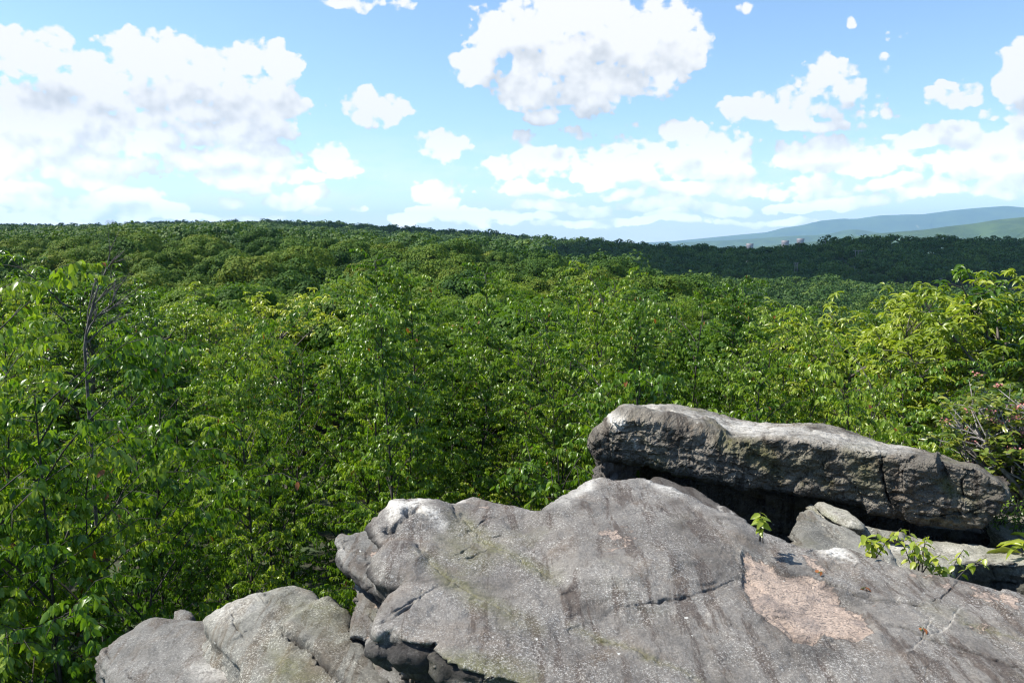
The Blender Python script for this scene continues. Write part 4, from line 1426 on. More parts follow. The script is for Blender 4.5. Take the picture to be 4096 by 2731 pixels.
rock('dark_grey_rock', lambda bm: (slab_cage(bm, [(376, 2590), (400, 2572), (430, 2555), (470, 2520), (510, 2505), (545, 2475), (590, 2456), (640, 2446), (690, 2452), (760, 2466), (850, 2470), (900, 2478), (950, 2520), (975, 2570), (1010, 2572), (1060, 2568), (1120, 2590), (1150, 2625), (1165, 2680), (1230, 2760), (1260, 2900), (900, 3200), (560, 3000), (470, 2820), (430, 2700), (400, 2640)], (-2.33, -0.01, 0.02), 1.4, under=0.35, lip=0.12, vert=0.2, bulge=0.02),
                                   slab_cage(bm, [(692, 2440), (705, 2432), (735, 2430), (765, 2440), (785, 2458), (770, 2480), (700, 2480)], (-2.26, 0, 0), 0.3, under=0.05, lip=0.03, vert=0.1)),
     M_GREY, 'smooth dark grey boulder at the lower left with round white lichen spots', voxel=0.016, smooth=3, big=0.02, mid=0.005, seed=11, fac=0.008, fcell=0.8, strata=0.04, terr=0.004,
     grooves=[([(497, 2680), (520, 2705), (560, 2731)], 9, 0.03, ('black', 0.6, 8)), ([(430, 2560), (425, 2600), (450, 2640)], 12, 0.03)],
     stains=[('white', [(760, 2640), (900, 2650), (960, 2700), (880, 2731), (780, 2720)], 34, 0.4), ('pink', [(370, 2592), (395, 2578), (398, 2590)], 8, 0.9), ('pink', [(960, 2610), (985, 2612), (975, 2630)], 8, 0.8)], group=RG)

# -- the overhanging boulder
ST = [(2385, 1742, 1756, 1788), (2410, 1722, 1738, 1800), (2440, 1704, 1716, 1806), (2482, 1640, 1668, 1812), (2500, 1628, 1662, 1814), (2600, 1617, 1668, 1826), (2700, 1619, 1694, 1852), (2800, 1638, 1722, 1876), (2900, 1660, 1758, 1908), (3000, 1682, 1748, 1938),
      (3050, 1689, 1740, 1948), (3100, 1694, 1735, 1960), (3200, 1694, 1748, 1976), (3288, 1694, 1766, 1984), (3368, 1714, 1780, 2003), (3439, 1738, 1793, 2024), (3524, 1766, 1802, 2047), (3591, 1780, 1812, 2065), (3680, 1797, 1822, 2096),
      (3761, 1822, 1838, 2106), (3832, 1848, 1856, 2112), (3899, 1858, 1868, 2114), (3926, 1870, 1880, 2108), (3948, 1887, 1895, 2085), (3968, 1900, 1906, 2058), (3995, 1915, 1920, 2008), (4015, 1934, 1938, 1990), (4028, 1950, 1954, 1975)]


def cage_boulder(bm):
    secs = []
    for x, rb, rt, rf in ST:
        y = interp(x, [(2385, 6.35), (4020, 4.95)])
        wd = interp(x, [(2385, 0.5), (2500, 0.9), (3300, 0.9), (3800, 0.6), (4020, 0.3)])
        ft, fb = P(x, rt, y), P(x, rf, y + 0.05)
        bt = P(x + 8, rb, y + wd)
        mt = (ft + bt) * 0.5 + Vector((0, 0, 0.004))
        fm = (ft + fb) * 0.5 + Vector((-0.005, -0.01, 0))
        fu, fl_ = ft.lerp(fm, 0.12) + Vector((0, -0.012, 0)), fb.lerp(fm, 0.15) + Vector((0, -0.02, 0))
        bb = Vector((bt.x + 0.05, bt.y + 0.1, fb.z + 0.02))
        bmid = Vector((bt.x + 0.1, bt.y + 0.18, (bt.z + bb.z) / 2))
        b2 = (fb + bb) * 0.5 + Vector((0, 0, -0.02))
        secs.append([ft, mt, bt, bmid, bb, b2, fb, fl_, fm, fu])
    loft_cage(bm, secs)


rock('overhanging_boulder', cage_boulder, M_BOULD, 'long brown boulder with a white lichened top lying across the darker rocks, right', voxel=0.0145, smooth=1, big=0.010, mid=0.006, fine=0.006, strata=0.014, seed=17, fac=0.011, fcell=0.42, fsteep=1.4, flake=1.0,
     grooves=[([(2845, 1712), (2900, 1760), (2990, 1800), (3070, 1850), (3110, 1890), (3110, 1935)], 16, 0.05, ('moss', 0.8, 26)), ([(3520, 1795), (3530, 1860), (3545, 1930), (3560, 1990), (3590, 2040)], 11, 0.05, ('black', 0.8, 11)),
              ([(3640, 1830), (3615, 1880), (3620, 1960)], 8, 0.03, ('black', 0.5, 8)), ([(3760, 1830), (3780, 1880), (3770, 1900), (3740, 1910)], 12, 0.06, ('black', 0.7, 12)), ([(3880, 1860), (3850, 1920), (3860, 1990), (3850, 2040)], 10, 0.03, ('black', 0.5, 10)),
              ([(3560, 1975), (3600, 2000), (3700, 2000), (3800, 2035)], 9, 0.02), ([(3640, 2050), (3760, 2060), (3880, 2040), (3960, 2020)], 10, 0.035, ('black', 0.5, 10)), ([(2440, 1690), (2520, 1700), (2580, 1695)], 12, 0.03),
              ([(3230, 1760), (3210, 1800), (3240, 1830)], 7, 0.02), ([(3470, 1810), (3460, 1870)], 7, 0.02), ([(3420, 1930), (3430, 1960)], 6, 0.02)],
     stains=[('white', [(2490, 1640), (2600, 1640), (2800, 1680), (2990, 1735), (3150, 1720), (3300, 1760), (3450, 1785), (3600, 1805), (3640, 1800), (3520, 1790), (3300, 1740), (3150, 1705), (2960, 1690), (2800, 1665), (2600, 1622)], 30, 0.85),
             ('white', [(2450, 1680), (2510, 1672), (2520, 1690), (2470, 1705)], 8, 0.9), ('white', [(2545, 1730), (2562, 1735), (2562, 1780), (2550, 1775)], 8, 0.8),
             ('moss', [(2980, 1750), (3100, 1800), (3130, 1900), (3080, 1860), (2960, 1780)], 24, 0.8), ('moss', [(3380, 1800), (3500, 1800), (3540, 1950), (3440, 1960)], 50, 0.6), ('moss', [(3150, 1800), (3300, 1800), (3300, 1900), (3150, 1900)], 50, 0.35), ('moss', [(3730, 1900), (3770, 1900), (3830, 1970), (3800, 1975)], 14, 0.8),
             ('black', [(2400, 1750), (2560, 1770), (2560, 1810), (2400, 1800)], 30, 0.6), ('black', [(3930, 1880), (4020, 1930), (4020, 2010), (3900, 2110), (3600, 2090), (3900, 2040)], 40, 0.6), ('black', [(2700, 1700), (3000, 1800), (3000, 1850), (2700, 1760)], 60, 0.35)],  # right end: shade of the face turned from the sun, painted black
     shear=[([(2380, 1740), (2500, 1640), (2850, 1700), (3095, 1880), (3060, 1900), (3000, 1960), (2380, 1900)], 0.07, 16), ([(3640, 1840), (3750, 1825), (3770, 1900), (3730, 1920), (3620, 1960), (3610, 1860)], 0.05, 10), ([(3600, 2000), (3720, 1910), (3800, 1975), (3830, 2060), (3640, 2060)], 0.035, 20)], group=RG)

# -- what it rests on
rock('shadowed_rock', lambda bm: (loft_cage(bm, [[P(x, rt, y), P(x, rt, y + 1.3), P(x, rb + 30, y + 1.3) + Vector((0, 0, -0.9)), P(x, rb, y - 0.02)] for x, rt, rb, y in
                                                 [(2402, 1808, 1960, 6.5), (2440, 1812, 1985, 6.55), (2520, 1835, 2000, 6.95), (2700, 1870, 2060, 6.9), (2900, 1915, 2150, 6.7), (3050, 1950, 2200, 6.5), (3250, 1985, 2260, 6.3), (3500, 2040, 2300, 6.0), (3750, 2110, 2350, 5.8), (4000, 2120, 2400, 5.7)]]),
                                  None),
     M_DARKR, 'dark layered rock in the shadow under the overhanging boulder', voxel=0.03, smooth=3, big=0.04, mid=0.02, strata=0.05, seed=23, flake=0.6, fac=0.02, fcell=0.5, group=RG)
rock('prop_rock', lambda bm: loft_cage(bm, [[P(x, rt, y), P(x + 6, rt - 12, y + 0.5), P(x + 6, 2250, y + 0.5), P(x - 4, 2250, y)] for x, rt, y in [(2398, 1812, 6.3), (2425, 1806, 6.28), (2470, 1822, 6.32), (2530, 1840, 6.5)]]),
     M_DARKR, 'narrow dark upright rock propping the left end of the overhanging boulder', voxel=0.014, smooth=1, big=0.01, mid=0.006, strata=0.03, seed=25, fac=0.010, fcell=0.2, group=RG)
rock('streaked_rock', lambda bm: slab_cage(bm, [(2600, 1915), (2680, 1925), (2720, 1938), (2790, 1950), (2850, 1985), (2920, 2035), (3000, 2090), (3060, 2140), (2900, 2200), (2700, 2100), (2580, 2000)], (-1.78, -0.02, 0.0), 0.9, under=0.05, lip=0.05, vert=0.3),
     M_DARKR, 'low dark banded rock with white drip streaks behind the top of the slab', voxel=0.02, smooth=3, big=0.03, mid=0.016, strata=0.035, seed=27, flake=0.4,
     stains=[('white', [(2870, 2020), (2885, 2030), (2895, 2080), (2880, 2070)], 6, 0.8), ('white', [(2920, 2050), (2932, 2055), (2930, 2090), (2920, 2085)], 6, 0.8), ('white', [(2950, 2075), (3010, 2110), (2990, 2115)], 8, 0.5)], group=RG)
rock('wedge_rock', lambda bm: slab_cage(bm, [(3208, 2035), (3250, 2040), (3350, 2090), (3480, 2140), (3560, 2150), (3600, 2260), (3400, 2330), (3200, 2300), (3150, 2240), (3185, 2140)], (-2.02, 0.0, 0.045), 0.7, under=0.1, lip=0.05, vert=0.2),
     M_PALE, 'wedge-shaped banded rock propped under the boulder, pointing up left', voxel=0.018, smooth=3, big=0.02, mid=0.012, strata=0.03, seed=31, fac=0.012, fcell=0.35, group=RG,
     grooves=[([(3230, 2060), (3300, 2110), (3380, 2160)], 7, 0.012, ('black', 0.5, 7))], stains=[('black', [(3190, 2050), (3240, 2060), (3380, 2170), (3180, 2180)], 20, 0.45)])
for nm, poly, pl, th, lab, mt, st in [
    ('flaky_plate', [(3222, 2018), (3245, 2012), (3280, 2030), (3330, 2060), (3400, 2095), (3520, 2118), (3630, 2135), (3620, 2148), (3500, 2132), (3380, 2112), (3300, 2078)], (-1.93, 0, 0), 0.07, 'long thin stone flake below, its tail reaching right', M_PALE, 'moss'),
    ('flaky_plate', [(3258, 2008), (3300, 2010), (3350, 2030), (3400, 2045), (3420, 2062), (3452, 2090), (3455, 2105), (3400, 2098), (3340, 2075), (3290, 2045)], (-1.87, 0, 0), 0.06, 'short yellowish stone flake lying on top of the longer one', M_SHELF, 'white')]:
    rock(nm, lambda bm: slab_cage(bm, poly, pl, th, under=0.03, lip=0.02, vert=0.03, step=14), mt, lab, voxel=0.010, smooth=2, big=0.006, mid=0.006, fine=0.002, strata=0.006, seed=37, stains=[(st, poly, 20, 0.35), ('pink', poly, 30, 0.4)], group='loose flakes under the boulder')
rock('lichened_shelf', lambda bm: (slab_cage(bm, [(3300, 2150), (3400, 2130), (3560, 2140), (3700, 2150), (3900, 2180), (4100, 2210), (4500, 2260), (4800, 2340), (4600, 2420), (4096, 2265), (3960, 2250), (3840, 2255), (3800, 2290), (3760, 2400), (3500, 2420), (3300, 2300)], (-2.08, 0.0, 0.01), 0.9, under=0.08, lip=0.05, vert=0.3),
                                   ),
     M_SHELF, 'low rock shelf crusted with white and yellow-green lichen, under the boulder at right', voxel=0.02, smooth=4, big=0.02, mid=0.012, strata=0.03, seed=43, fac=0.012, fcell=0.5, group=RG,
     grooves=[([(3960, 2250), (3985, 2330)], 10, 0.05, ('black', 0.9, 10)), ([(4040, 2280), (4045, 2360)], 12, 0.05, ('black', 0.9, 10))],
     stains=[('white', [(3560, 2150), (3900, 2200), (4096, 2240), (4000, 2250), (3800, 2240), (3500, 2230)], 40, 0.45), ('black', [(3850, 2290), (4200, 2290), (4200, 2400), (3850, 2380)], 30, 0.8), ('moss', [(3840, 2200), (4100, 2210), (4100, 2260), (3960, 2250)], 40, 0.5)])
rock('lichened_rock', lambda bm: slab_cage(bm, [(3950, 2030), (4000, 2035), (4060, 2070), (4150, 2060), (4400, 2100), (4500, 2250), (4096, 2210), (4030, 2170), (3950, 2110)], (-2.05, 0.0, 0.0), 0.7, under=0.05, lip=0.06, vert=0.2),
     M_SHELF, 'white-crusted rock at the right edge at the foot of the laurel', voxel=0.025, smooth=4, big=0.05, mid=0.015, seed=47, fac=0.02, fcell=0.5, group=RG)


# ------------------------------------------------------------------ small plants, laurel, dead tree
def sprig(name, base, stems, mats, label, cat, leafn=12, leaf=0.075, seed=1, group=None, droop=0.5, hgt=0.25, spread=0.12, tv=LEAF_V, red=False):
    rn, rs = random.Random(seed), np.random.RandomState(seed)
    o = empty(name, base, label, cat, group)
    T = Tubes(4)
    pts, dirs = [], []
    for s in range(stems):
        a = rn.random() * 6.28
        tip = Vector((math.cos(a) * spread * rn.uniform(.3, 1), math.sin(a) * spread * rn.uniform(.3, 1), hgt * rn.uniform(0.6, 1)))
        b_ = Vector((rn.uniform(-.02, .02), rn.uniform(-.02, .02), -0.05))
        L = [b_, b_.lerp(tip, 0.5) + Vector((0, 0, 0.03)), tip]
        T.add(L, [0.004, 0.003, 0.0015])
        for k in range(leafn):
            f = 0.3 + 0.7 * (k + 0.5) / leafn
            p = L[0].lerp(L[1], f * 2) if f < 0.5 else L[1].lerp(L[2], f * 2 - 1)
            an = k * 2.4 + a
            pts.append(tuple(p))
            dirs.append((math.cos(an), math.sin(an), -droop + rn.uniform(-.2, .3)))
    link('stem', T.mesh('stem'), o, M_BARK if not red else mats)
    n = len(pts)
    nd = np.array([0, 0, 1.0]) + rs.normal(size=(n, 3)) * 0.35
    tint = np.full(n, 2.0) if red else np.clip(rs.rand(n) * 0.9 + 0.1, 0, 1)
    if red:
        tint[::3] = 0.6
    V, Q, tt = blades(np.array(pts), np.array(dirs) + rs.normal(size=(n, 3)) * 0.15, nd, leaf * rs.uniform(0.7, 1.1, n), tint, tv)
    link('leaves', quadmesh('leaves', V, Q, True, {'tint': ('FACE', tt)}), o, mats)
    return o


sprig('seedling', PP(3045, 2128, (-1.72, -0.05, 0.08)), 3, M_LIME, 'small bright seedling in the dark gap at the slab rim below the boulder', 'plant', 8, 0.060, 3, 'seedlings among the rocks', hgt=0.11, spread=0.09)
sprig('seedling', PP(3530, 2235, SL) + Vector((0, 0.12, -0.04)), 5, M_LIME, 'leafy seedling at the slab rim in front of the flaky plates', 'plant', 9, 0.060, 5, 'seedlings among the rocks', hgt=0.17, spread=0.16)
sprig('seedling', PP(3700, 2285, SL) + Vector((0.05, 0.15, -0.05)), 7, M_LIME, 'bushiest seedling at the slab rim before the lichened shelf', 'plant', 9, 0.058, 9, 'seedlings among the rocks', hgt=0.19, spread=0.22)
sprig('seedling', PP(3810, 2300, SL) + Vector((0.05, 0.1, -0.06)), 4, M_LIME, 'low seedling at the slab rim, rightmost of the four', 'plant', 8, 0.055, 12, 'seedlings among the rocks', hgt=0.15, spread=0.18)
for i, (x, y, lab) in enumerate([(3268, 2302, 'tiny reddish sprout in the crack above the pink patch'), (3458, 2372, 'tiny rusty sprout right of the pink patch'), (3682, 2532, 'tiny sprout where two cracks cross, lower right')]):
    sprig('sprout', PP(x, y, SL), 2, M_BIRCH, lab, 'plant', 3, 0.035, 20 + i, 'tiny sprouts in the slab cracks', hgt=0.03, spread=0.03, red=True)
sprig('rhododendron_sprig', P(4110, 2225, 4.9), 2, M_LIME, 'spray of long narrow light green leaves poking in at the right edge', 'plant', 7, 0.22, 31, hgt=0.12, spread=0.06, tv=LONG_V * np.array([0.5, 1, 1]), droop=-0.1)
for i, (x, r, y, lab) in enumerate([(3960, 2120, 5.6, 'dark low bush in the shade behind the right end of the boulder'), (4050, 2160, 5.5, 'dark low bush beside the white-crusted rock')]):
    sprig('low_bush', P(x, r, y), 16, M_DEEP, lab, 'plant', 14, 0.035, 40 + i, 'dark bushes by the boulder', hgt=0.30, spread=0.35)


def laurel(base, hgt, spread, seed, label, nst=26):
    rn, rs = random.Random(seed), np.random.RandomState(seed)
    o = empty('mountain_laurel', base, label, 'shrub', 'mountain laurels by the boulder')
    T = Tubes(5)
    ends = []
    for s in range(nst):
        a = rn.random() * 6.28
        r = spread * rn.uniform(0.25, 1.0)
        tip = Vector((math.cos(a) * r, math.sin(a) * r, hgt * rn.uniform(0.55, 1.0)))
        L = [Vector((rn.uniform(-.12, .12), rn.uniform(-.12, .12), -0.15))]
        for k in range(1, 7):
            f = k / 6
            L.append(Vector((tip.x * f ** 0.7 + rn.uniform(-.05, .05), tip.y * f ** 0.7 + rn.uniform(-.05, .05), tip.z * f)))
        T.add(L, [0.022 * (1 - 0.8 * k / 6) + 0.003 for k in range(7)])
        for k in range(14):
            f = rn.uniform(0.3, 1)
            j = min(int(f * 6), 5)
            p0 = L[j].lerp(L[j + 1], f * 6 - j)
            d = Vector((rn.gauss(0, 1), rn.gauss(0, 1), rn.uniform(0.0, 1.6))).normalized() * rn.uniform(0.12, 0.38)
            T.add([p0, p0 + d * 0.5 + Vector((rn.uniform(-.03, .03), 0, 0.01)), p0 + d], [0.006, 0.0045, 0.002])
            if f > 0.42:
                ends.append(p0 + d)
    link('stems', T.mesh('stems'), o, M_GBARK)
    E = np.array([tuple(e) for e in ends])
    E = E[E[:, 2] > hgt * 0.34]
    n = len(E) * 10
    wi = np.repeat(np.arange(len(E)), 10)
    an = rs.rand(n) * 6.28
    yd = np.stack([np.cos(an), np.sin(an), rs.uniform(-.3, .8, n)], 1)
    nd = np.array([0, 0, 1.0]) + rs.normal(size=(n, 3)) * 0.4
    V, Q, tt = blades(E[wi] + rs.normal(size=(n, 3)) * 0.012, yd, nd, 0.072 * rs.uniform(.6, 1.1, n), np.clip(rs.rand(n), 0, 1), LEAF_V * np.array([0.8, 1, 1]))
    link('leaves', quadmesh('leaves', V, Q, True, {'tint': ('FACE', tt)}), o, M_LAUREL)
    top = [e for e in ends if e.z > hgt * 0.45]
    rn.shuffle(top)
    for e in top[:45]:
        m = 22
        pp = np.clip(rs.normal(size=(m, 3)), -1.3, 1.3) * np.array([0.024, 0.024, 0.013]) + np.array(tuple(e)) + np.array([0, 0, 0.03])
        V, Q, _ = blades(pp, rs.normal(size=(m, 3)), np.array([0, 0, 1.0]) + rs.normal(size=(m, 3)) * 0.7, np.full(m, 0.017), np.ones(m), DIAM_V, DIAM_Q)
        link('flower_cluster', quadmesh('flower_cluster', V, Q), o, M_PINK)
    return o


lb = P(4010, 2060, 6.1)
laurel((lb.x, lb.y, lb.z - 0.05), 0.98, 0.62, 3, 'laurel shrub with grey crooked stems and pink flower clusters beyond the boulder\'s right end')
lb = P(4180, 2040, 5.9)
laurel((lb.x, lb.y, lb.z - 0.05), 1.05, 0.65, 8, 'second pink-flowered laurel shrub cut off by the right edge')


def dead_tree(px, rows, d, seed, label):
    rn = random.Random(seed)
    o = empty('dead_tree', P(px[0], rows[0], d) + Vector((0, 0, -4)), label, 'tree')
    T = Tubes(5)
    base = Vector((0, 0, 0))
    fk = P(px[0], rows[0], d) - o.location

    def br(a, b, r, depth):
        L = [a]
        for k in range(1, 6):
            f = k / 5
            L.append(a.lerp(b, f) + Vector((rn.uniform(-1, 1), rn.uniform(-1, 1), rn.uniform(-1, 1))) * (b - a).length * 0.025)
        T.add(L, [r * (1 - 0.75 * k / 5) + 0.002 for k in range(6)])
        if depth:
            for k in range(5 if depth > 1 else 3):
                p = L[rn.randint(2, 5)]
                d_ = (b - a).normalized() + Vector((rn.uniform(-.5, .9), rn.uniform(-.5, .5), rn.uniform(-.1, .6))) * 0.7
                br(p, p + d_.normalized() * (b - a).length * rn.uniform(0.22, 0.42), r * 0.35, depth - 1)
    loc = o.location
    main = [(339, 1400), (345, 1340), (357, 1279), (376, 1210), (393, 1148), (417, 1094), (434, 1035), (440, 1002)]
    ways = [(main, 0.013), ([(345, 1345), (362, 1300), (393, 1262), (428, 1232), (464, 1198)], 0.009), ([(362, 1262), (382, 1215), (405, 1183), (440, 1136)], 0.011), ([(404, 1125), (429, 1072), (458, 1040)], 0.009),
            ([(350, 1330), (352, 1250), (366, 1180), (380, 1130)], 0.008), ([(395, 1262), (440, 1240), (470, 1215)], 0.007), ([(410, 1246), (445, 1215), (455, 1170)], 0.007), ([(352, 1370), (400, 1320), (440, 1290)], 0.008)]
    T.add([base, P(339, 1400, d) - loc], [0.022, 0.014])
    for w, r in ways:
        dep = rn.uniform(-0.25, 0.25)
        L = [P(x + rn.uniform(-2, 2), y, d + (dep * k / len(w) if w is not main else 0)) - loc for k, (x, y) in enumerate(w)]
        T.add(L, [r * (1 - 0.8 * k / (len(L) - 1)) + 0.0015 for k in range(len(L))])
        for k in range(9):
            j = rn.randint(1, len(L) - 2) if len(L) > 2 else 0
            p = L[j].lerp(L[j + 1], rn.random())
            e = p + (L[j + 1] - L[j]).normalized() * rn.uniform(.04, .2) + Vector((rn.uniform(-.05, .14), rn.uniform(-.1, .1), rn.uniform(-.02, .1)))
            T.add([p, p.lerp(e, 0.5) + Vector((0, 0, rn.uniform(-.012, .012))), e], [0.004, 0.003, 0.0013])
    link('branches', T.mesh('branches'), o, M_DBARK)


dead_tree((338, 470), (1400, 1060), 7.6, 4, 'bare dead sapling with crooked grey branches leaning right above the left thicket')


# ------------------------------------------------------------------ power line structures and cooling towers
def pylon(loc, s, rz):
    o = empty('transmission_pylon', loc, 'steel lattice transmission pylon with twin peaks on the far left skyline', 'pylon')
    o.rotation_euler = (0, 0, rz)
    o.scale = (s, s, s)
    T = Tubes(4)
    r = 0.16

    def L(a, b, rr=r):
        T.add([a, b], [rr, rr])
    for sx in (-1, 1):
        for y in (-0.6, 0.6):
            L((sx * 3.6, y, -14), (sx * 2.2, y, 6))
            L((sx * 2.2, y, 6), (sx * 5.4, y * 0.4, 13))
            L((sx * 2.2, y, 6), (sx * 1.0, y * 0.4, 13))
        for k in range(8):
            z0, z1 = -14 + k * 2.5, -11.5 + k * 2.5
            x0 = sx * (3.6 - 1.4 * k / 8)
            L((x0, -0.6, z0), (x0 * 0.97, 0.6, z1), 0.09)
            L((x0, 0.6, z0), (x0 * 0.97, -0.6, z1), 0.09)
        L((sx * 2.2, 0, 6), (0, 0, 9), 0.12)
    link('tower_body', T.mesh('tower_body'), o, M_STEEL)
    T = Tubes(4)
    for y in (-0.5, 0.5):
        L((-9, y, 13), (9, y, 13))
        L((-9, y, 13.9), (9, y, 13.9))
    for k in range(18):
        L((-9 + k, -0.5, 13), (-8 + k, 0.5, 13.9), 0.09)
    for sx in (-1, 1):
        L((sx * 8.4, 0, 13.9), (sx * 4.6, 0, 17))
        L((sx * 2.0, 0, 13.9), (sx * 4.6, 0, 17))
        L((sx * 4.6, 0, 13.9), (sx * 4.6, 0, 17), 0.1)
        for q_ in (0.3, 0.6):
            L((sx * (4.6 + 3.8 * (1 - q_)), 0, 13.9 + 3.1 * q_), (sx * (4.6 - 2.6 * (1 - q_)), 0, 13.9 + 3.1 * q_), 0.09)
    link('crossarm', T.mesh('crossarm'), o, M_STEEL)
    for x in (-7, 0, 7):
        T = Tubes(4)
        L((x - 1.7, 0, 13), (x, 0, 9.6), 0.13)
        L((x + 1.7, 0, 13), (x, 0, 9.6), 0.13)
        link('insulator', T.mesh('insulator'), o, M_STEEL)


dp = 930
pz = slope(895) * dp
pylon((col_x(471, dp), dp, pz - 4.0), 0.50, R(14))


def power_line(a, b, sag, label, r=0.07):
    T = Tubes(4)
    a, b = Vector(a), Vector(b)
    L = [a.lerp(b, k / 14) - Vector((0, 0, sag * 4 * (k / 14) * (1 - k / 14))) for k in range(15)]
    T.add(L, [r] * 15)
    tag(link('power_line', T.mesh('power_line'), mat=M_STEEL), label, 'cable', 'power lines at the pylon')


for k, dz in enumerate((2.2, 0.6)):
    power_line((col_x(476, dp) + 2, dp, pz + dz), (col_x(640, 960), 960, slope(893) * 960 + dz - 1), 1.5, ('upper' if k == 0 else 'lower') + ' thin cable running right from the far lattice pylon', 0.05)


def hframe(px, rt, rb, d, label, posts=2, wide=2.2, arm=True, group='wooden power line frames on the dark ridge'):
    zt, zb = slope(rt) * d, slope(rb) * d
    h = zt - zb
    o = empty('power_pole', (col_x(px, d), d, zb), label, 'pole', group)
    rr = 0.20
    for k in range(posts):
        x = (k - (posts - 1) / 2) * wide
        T = Tubes(6)
        T.add([(x, 0, -8), (x, 0, h)], [rr, rr * 0.8])
        link('post', T.mesh('post'), o, M_POLE)
    if arm:
        T = Tubes(4)
        w = wide * (posts - 1) / 2 + wide * 0.8
        T.add([(-w, 0, h * 0.92), (w, 0, h * 0.92)], [rr * 0.8] * 2)
        if posts > 1:
            T.add([(-wide / 2, 0, h * 0.92), (wide / 2, 0, h * 0.6)], [rr * 0.5] * 2)
            T.add([(wide / 2, 0, h * 0.92), (-wide / 2, 0, h * 0.6)], [rr * 0.5] * 2)
        link('crossarm', T.mesh('crossarm'), o, M_POLE)
    return o


hframe(3171, 1050, 1092, 500, 'two-legged wooden power frame standing at the reddish bank', 2, 1.4)
hframe(3415, 1000, 1034, 560, 'wide dark power frame in the cleared line corridor on the ridge', 3, 2.2)
hframe(3713, 970, 994, 620, 'small power frame high on the dark ridge, right', 2, 2.2)
hframe(3289, 962, 984, 635, 'pair of bare poles on the crest left of the corridor', 2, 2.8, False)
hframe(3747, 1112, 1142, 470, 'single power pole in the valley, left of two', 1, 1.2)
hframe(3874, 1095, 1122, 480, 'single power pole in the valley, right of two', 1, 1.4)


def bank(name, x0, x1, r_at, d0, d1, col):
    """a strip of bare broken ground showing on the slope"""
    nx, ny = 60, 9
    V, Q = [], []
    for j in range(ny):
        for i in range(nx):
            u, v = i / (nx - 1), j / (ny - 1)
            X = x0 + (x1 - x0) * u
            dd = d0 + (d1 - d0) * v
            row = r_at(X) + 5 - 14 * v
            V.append((col_x(X, dd), dd, slope(row) * dd))
    V = np.array(V)
    V[:, 2] += fbm(V * np.array([0.25, 0.1, 0]), 4) * 1.0
    edge = np.tile(np.minimum(np.arange(nx), nx - 1 - np.arange(nx)) / 10.0, ny)
    V[:, 2] -= np.clip(1 - edge + 0.8 * fbm(V * np.array([0.15, 0.1, 0]) + 4, 3), 0, 2) * 3.0
    for j in range(ny - 1):
        for i in range(nx - 1):
            Q.append((j * nx + i, j * nx + i + 1, (j + 1) * nx + i + 1, (j + 1) * nx + i))
    o = link(name, quadmesh(name, V, np.array(Q), True), mat=simple_mat(name + '_soil', col, (0.04, 0.05, 0.02), 0.22, 0.95, 0.4))
    tag(o, kind='structure')




def cooling_tower(px, rt, d, label):
    zt = slope(rt) * d
    o = empty('cooling_tower', (col_x(px, d), d, zt - 120), label, 'tower', 'cooling towers behind the dark ridge')
    H, n = 120, 32
    V, Q = [], []
    prof = [(0, 1.0), (0.2, 0.86), (0.4, 0.74), (0.6, 0.66), (0.75, 0.64), (0.9, 0.66), (1.0, 0.69), (1.0, 0.66), (0.85, 0.62)]
    Rb = 40 * d / 6000 * 1.0
    for h, r in prof:
        for k in range(n):
            a = 2 * math.pi * k / n
            V.append((math.cos(a) * Rb * r, math.sin(a) * Rb * r, H * h))
    for i in range(len(prof) - 1):
        for k in range(n):
            Q.append((i * n + k, i * n + (k + 1) % n, (i + 1) * n + (k + 1) % n, (i + 1) * n + k))
    link('shell', quadmesh('shell', np.array(V), np.array(Q), True), o, M_CONC)


cooling_tower(2985, 974, 3600, 'pinkish cooling tower top behind the ridge, leftmost of three')
cooling_tower(3124, 962, 3600, 'pinkish cooling tower top behind the ridge, middle of three')
cooling_tower(3184, 954, 3800, 'pinkish cooling tower top behind the ridge, rightmost of three')


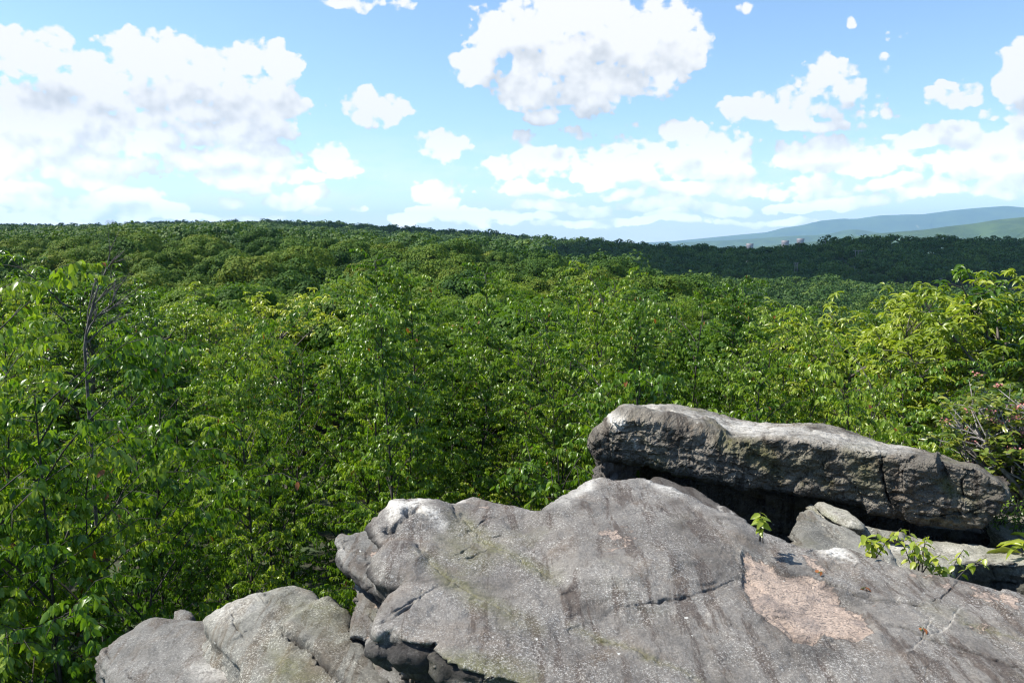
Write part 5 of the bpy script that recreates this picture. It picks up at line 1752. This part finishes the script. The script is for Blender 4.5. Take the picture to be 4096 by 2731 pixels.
# ------------------------------------------------------------------ unseen clouds put between the sun and the ridges to shade them
def shade_cloud(target, rx, ry, seed, alt=1500):
    """an unseen cumulus put up-sun of the ridge to shade it"""
    k = (alt - target[2]) / SD.z
    c = Vector(target) + SD * k
    rs = np.random.RandomState(seed)
    bm = bmesh.new()
    bmesh.ops.create_icosphere(bm, subdivisions=5, radius=1.0)
    me = bpy.data.meshes.new('shade_cloud')
    bm.to_mesh(me)
    bm.free()
    n = len(me.vertices)
    V = np.empty(n * 3, np.float32)
    me.vertices.foreach_get('co', V)
    V = V.reshape(-1, 3).astype(float)
    f = 1 + 0.22 * fbm(V * 1.8 + seed, 4) + 0.10 * np.abs(fbm(V * 5 + seed, 3))
    V = V * f[:, None]
    V[:, 2] = np.where(V[:, 2] < -0.2, -0.2 + (V[:, 2] + 0.2) * 0.2, V[:, 2])
    V *= np.array([rx, ry, 0.5 * min(rx, ry)])
    me.vertices.foreach_set('co', V.astype(np.float32).ravel())
    me.update()
    o = link('unseen_cumulus', me, mat=M_SHADE_CLOUD)
    o.location = c
    tag(o, kind='structure')
    return o


M_SHADE_CLOUD = flat_mat('shade_cloud_white', (0.85, 0.86, 0.88), 1.0)
# dark belt of the right-hand ridge, and the far end of the left ridge
shade_cloud((345, 575, -20), 300, 160, 3)
shade_cloud((150, 590, -15), 90, 60, 5)
shade_cloud((-480, 900, 30), 260, 90, 9)
shade_cloud((-60, 790, 0), 150, 42, 11)
shade_cloud((95, 640, 0), 60, 60, 13)


# ------------------------------------------------------------------ haze
def haze(sig):
    x, y0, y1, z0, z1 = 22500, -22500, 22500, -900, 800
    V = [(-x, y0, z0), (x, y0, z0), (x, y1, z0), (-x, y1, z0), (-x, y0, z1), (x, y0, z1), (x, y1, z1), (-x, y1, z1)]
    me = bpy.data.meshes.new('haze')
    me.from_pydata(V, [], [(0, 3, 2, 1), (4, 5, 6, 7), (0, 1, 5, 4), (1, 2, 6, 5), (2, 3, 7, 6), (3, 0, 4, 7)])
    m, t, out = new_mat('haze_air')
    v = t.new('ShaderNodeVolumePrincipled')
    v.inputs['Color'].default_value = (0.42, 0.70, 1.0, 1)
    v.inputs['Density'].default_value = sig
    v.inputs['Anisotropy'].default_value = 0.0
    t.l.new(v.outputs[0], out.inputs['Volume'])
    o = link('haze', me, mat=m)
    tag(o, 'thin pale blue summer haze over the far hills', 'haze', kind='stuff')


haze(0.5e-4)
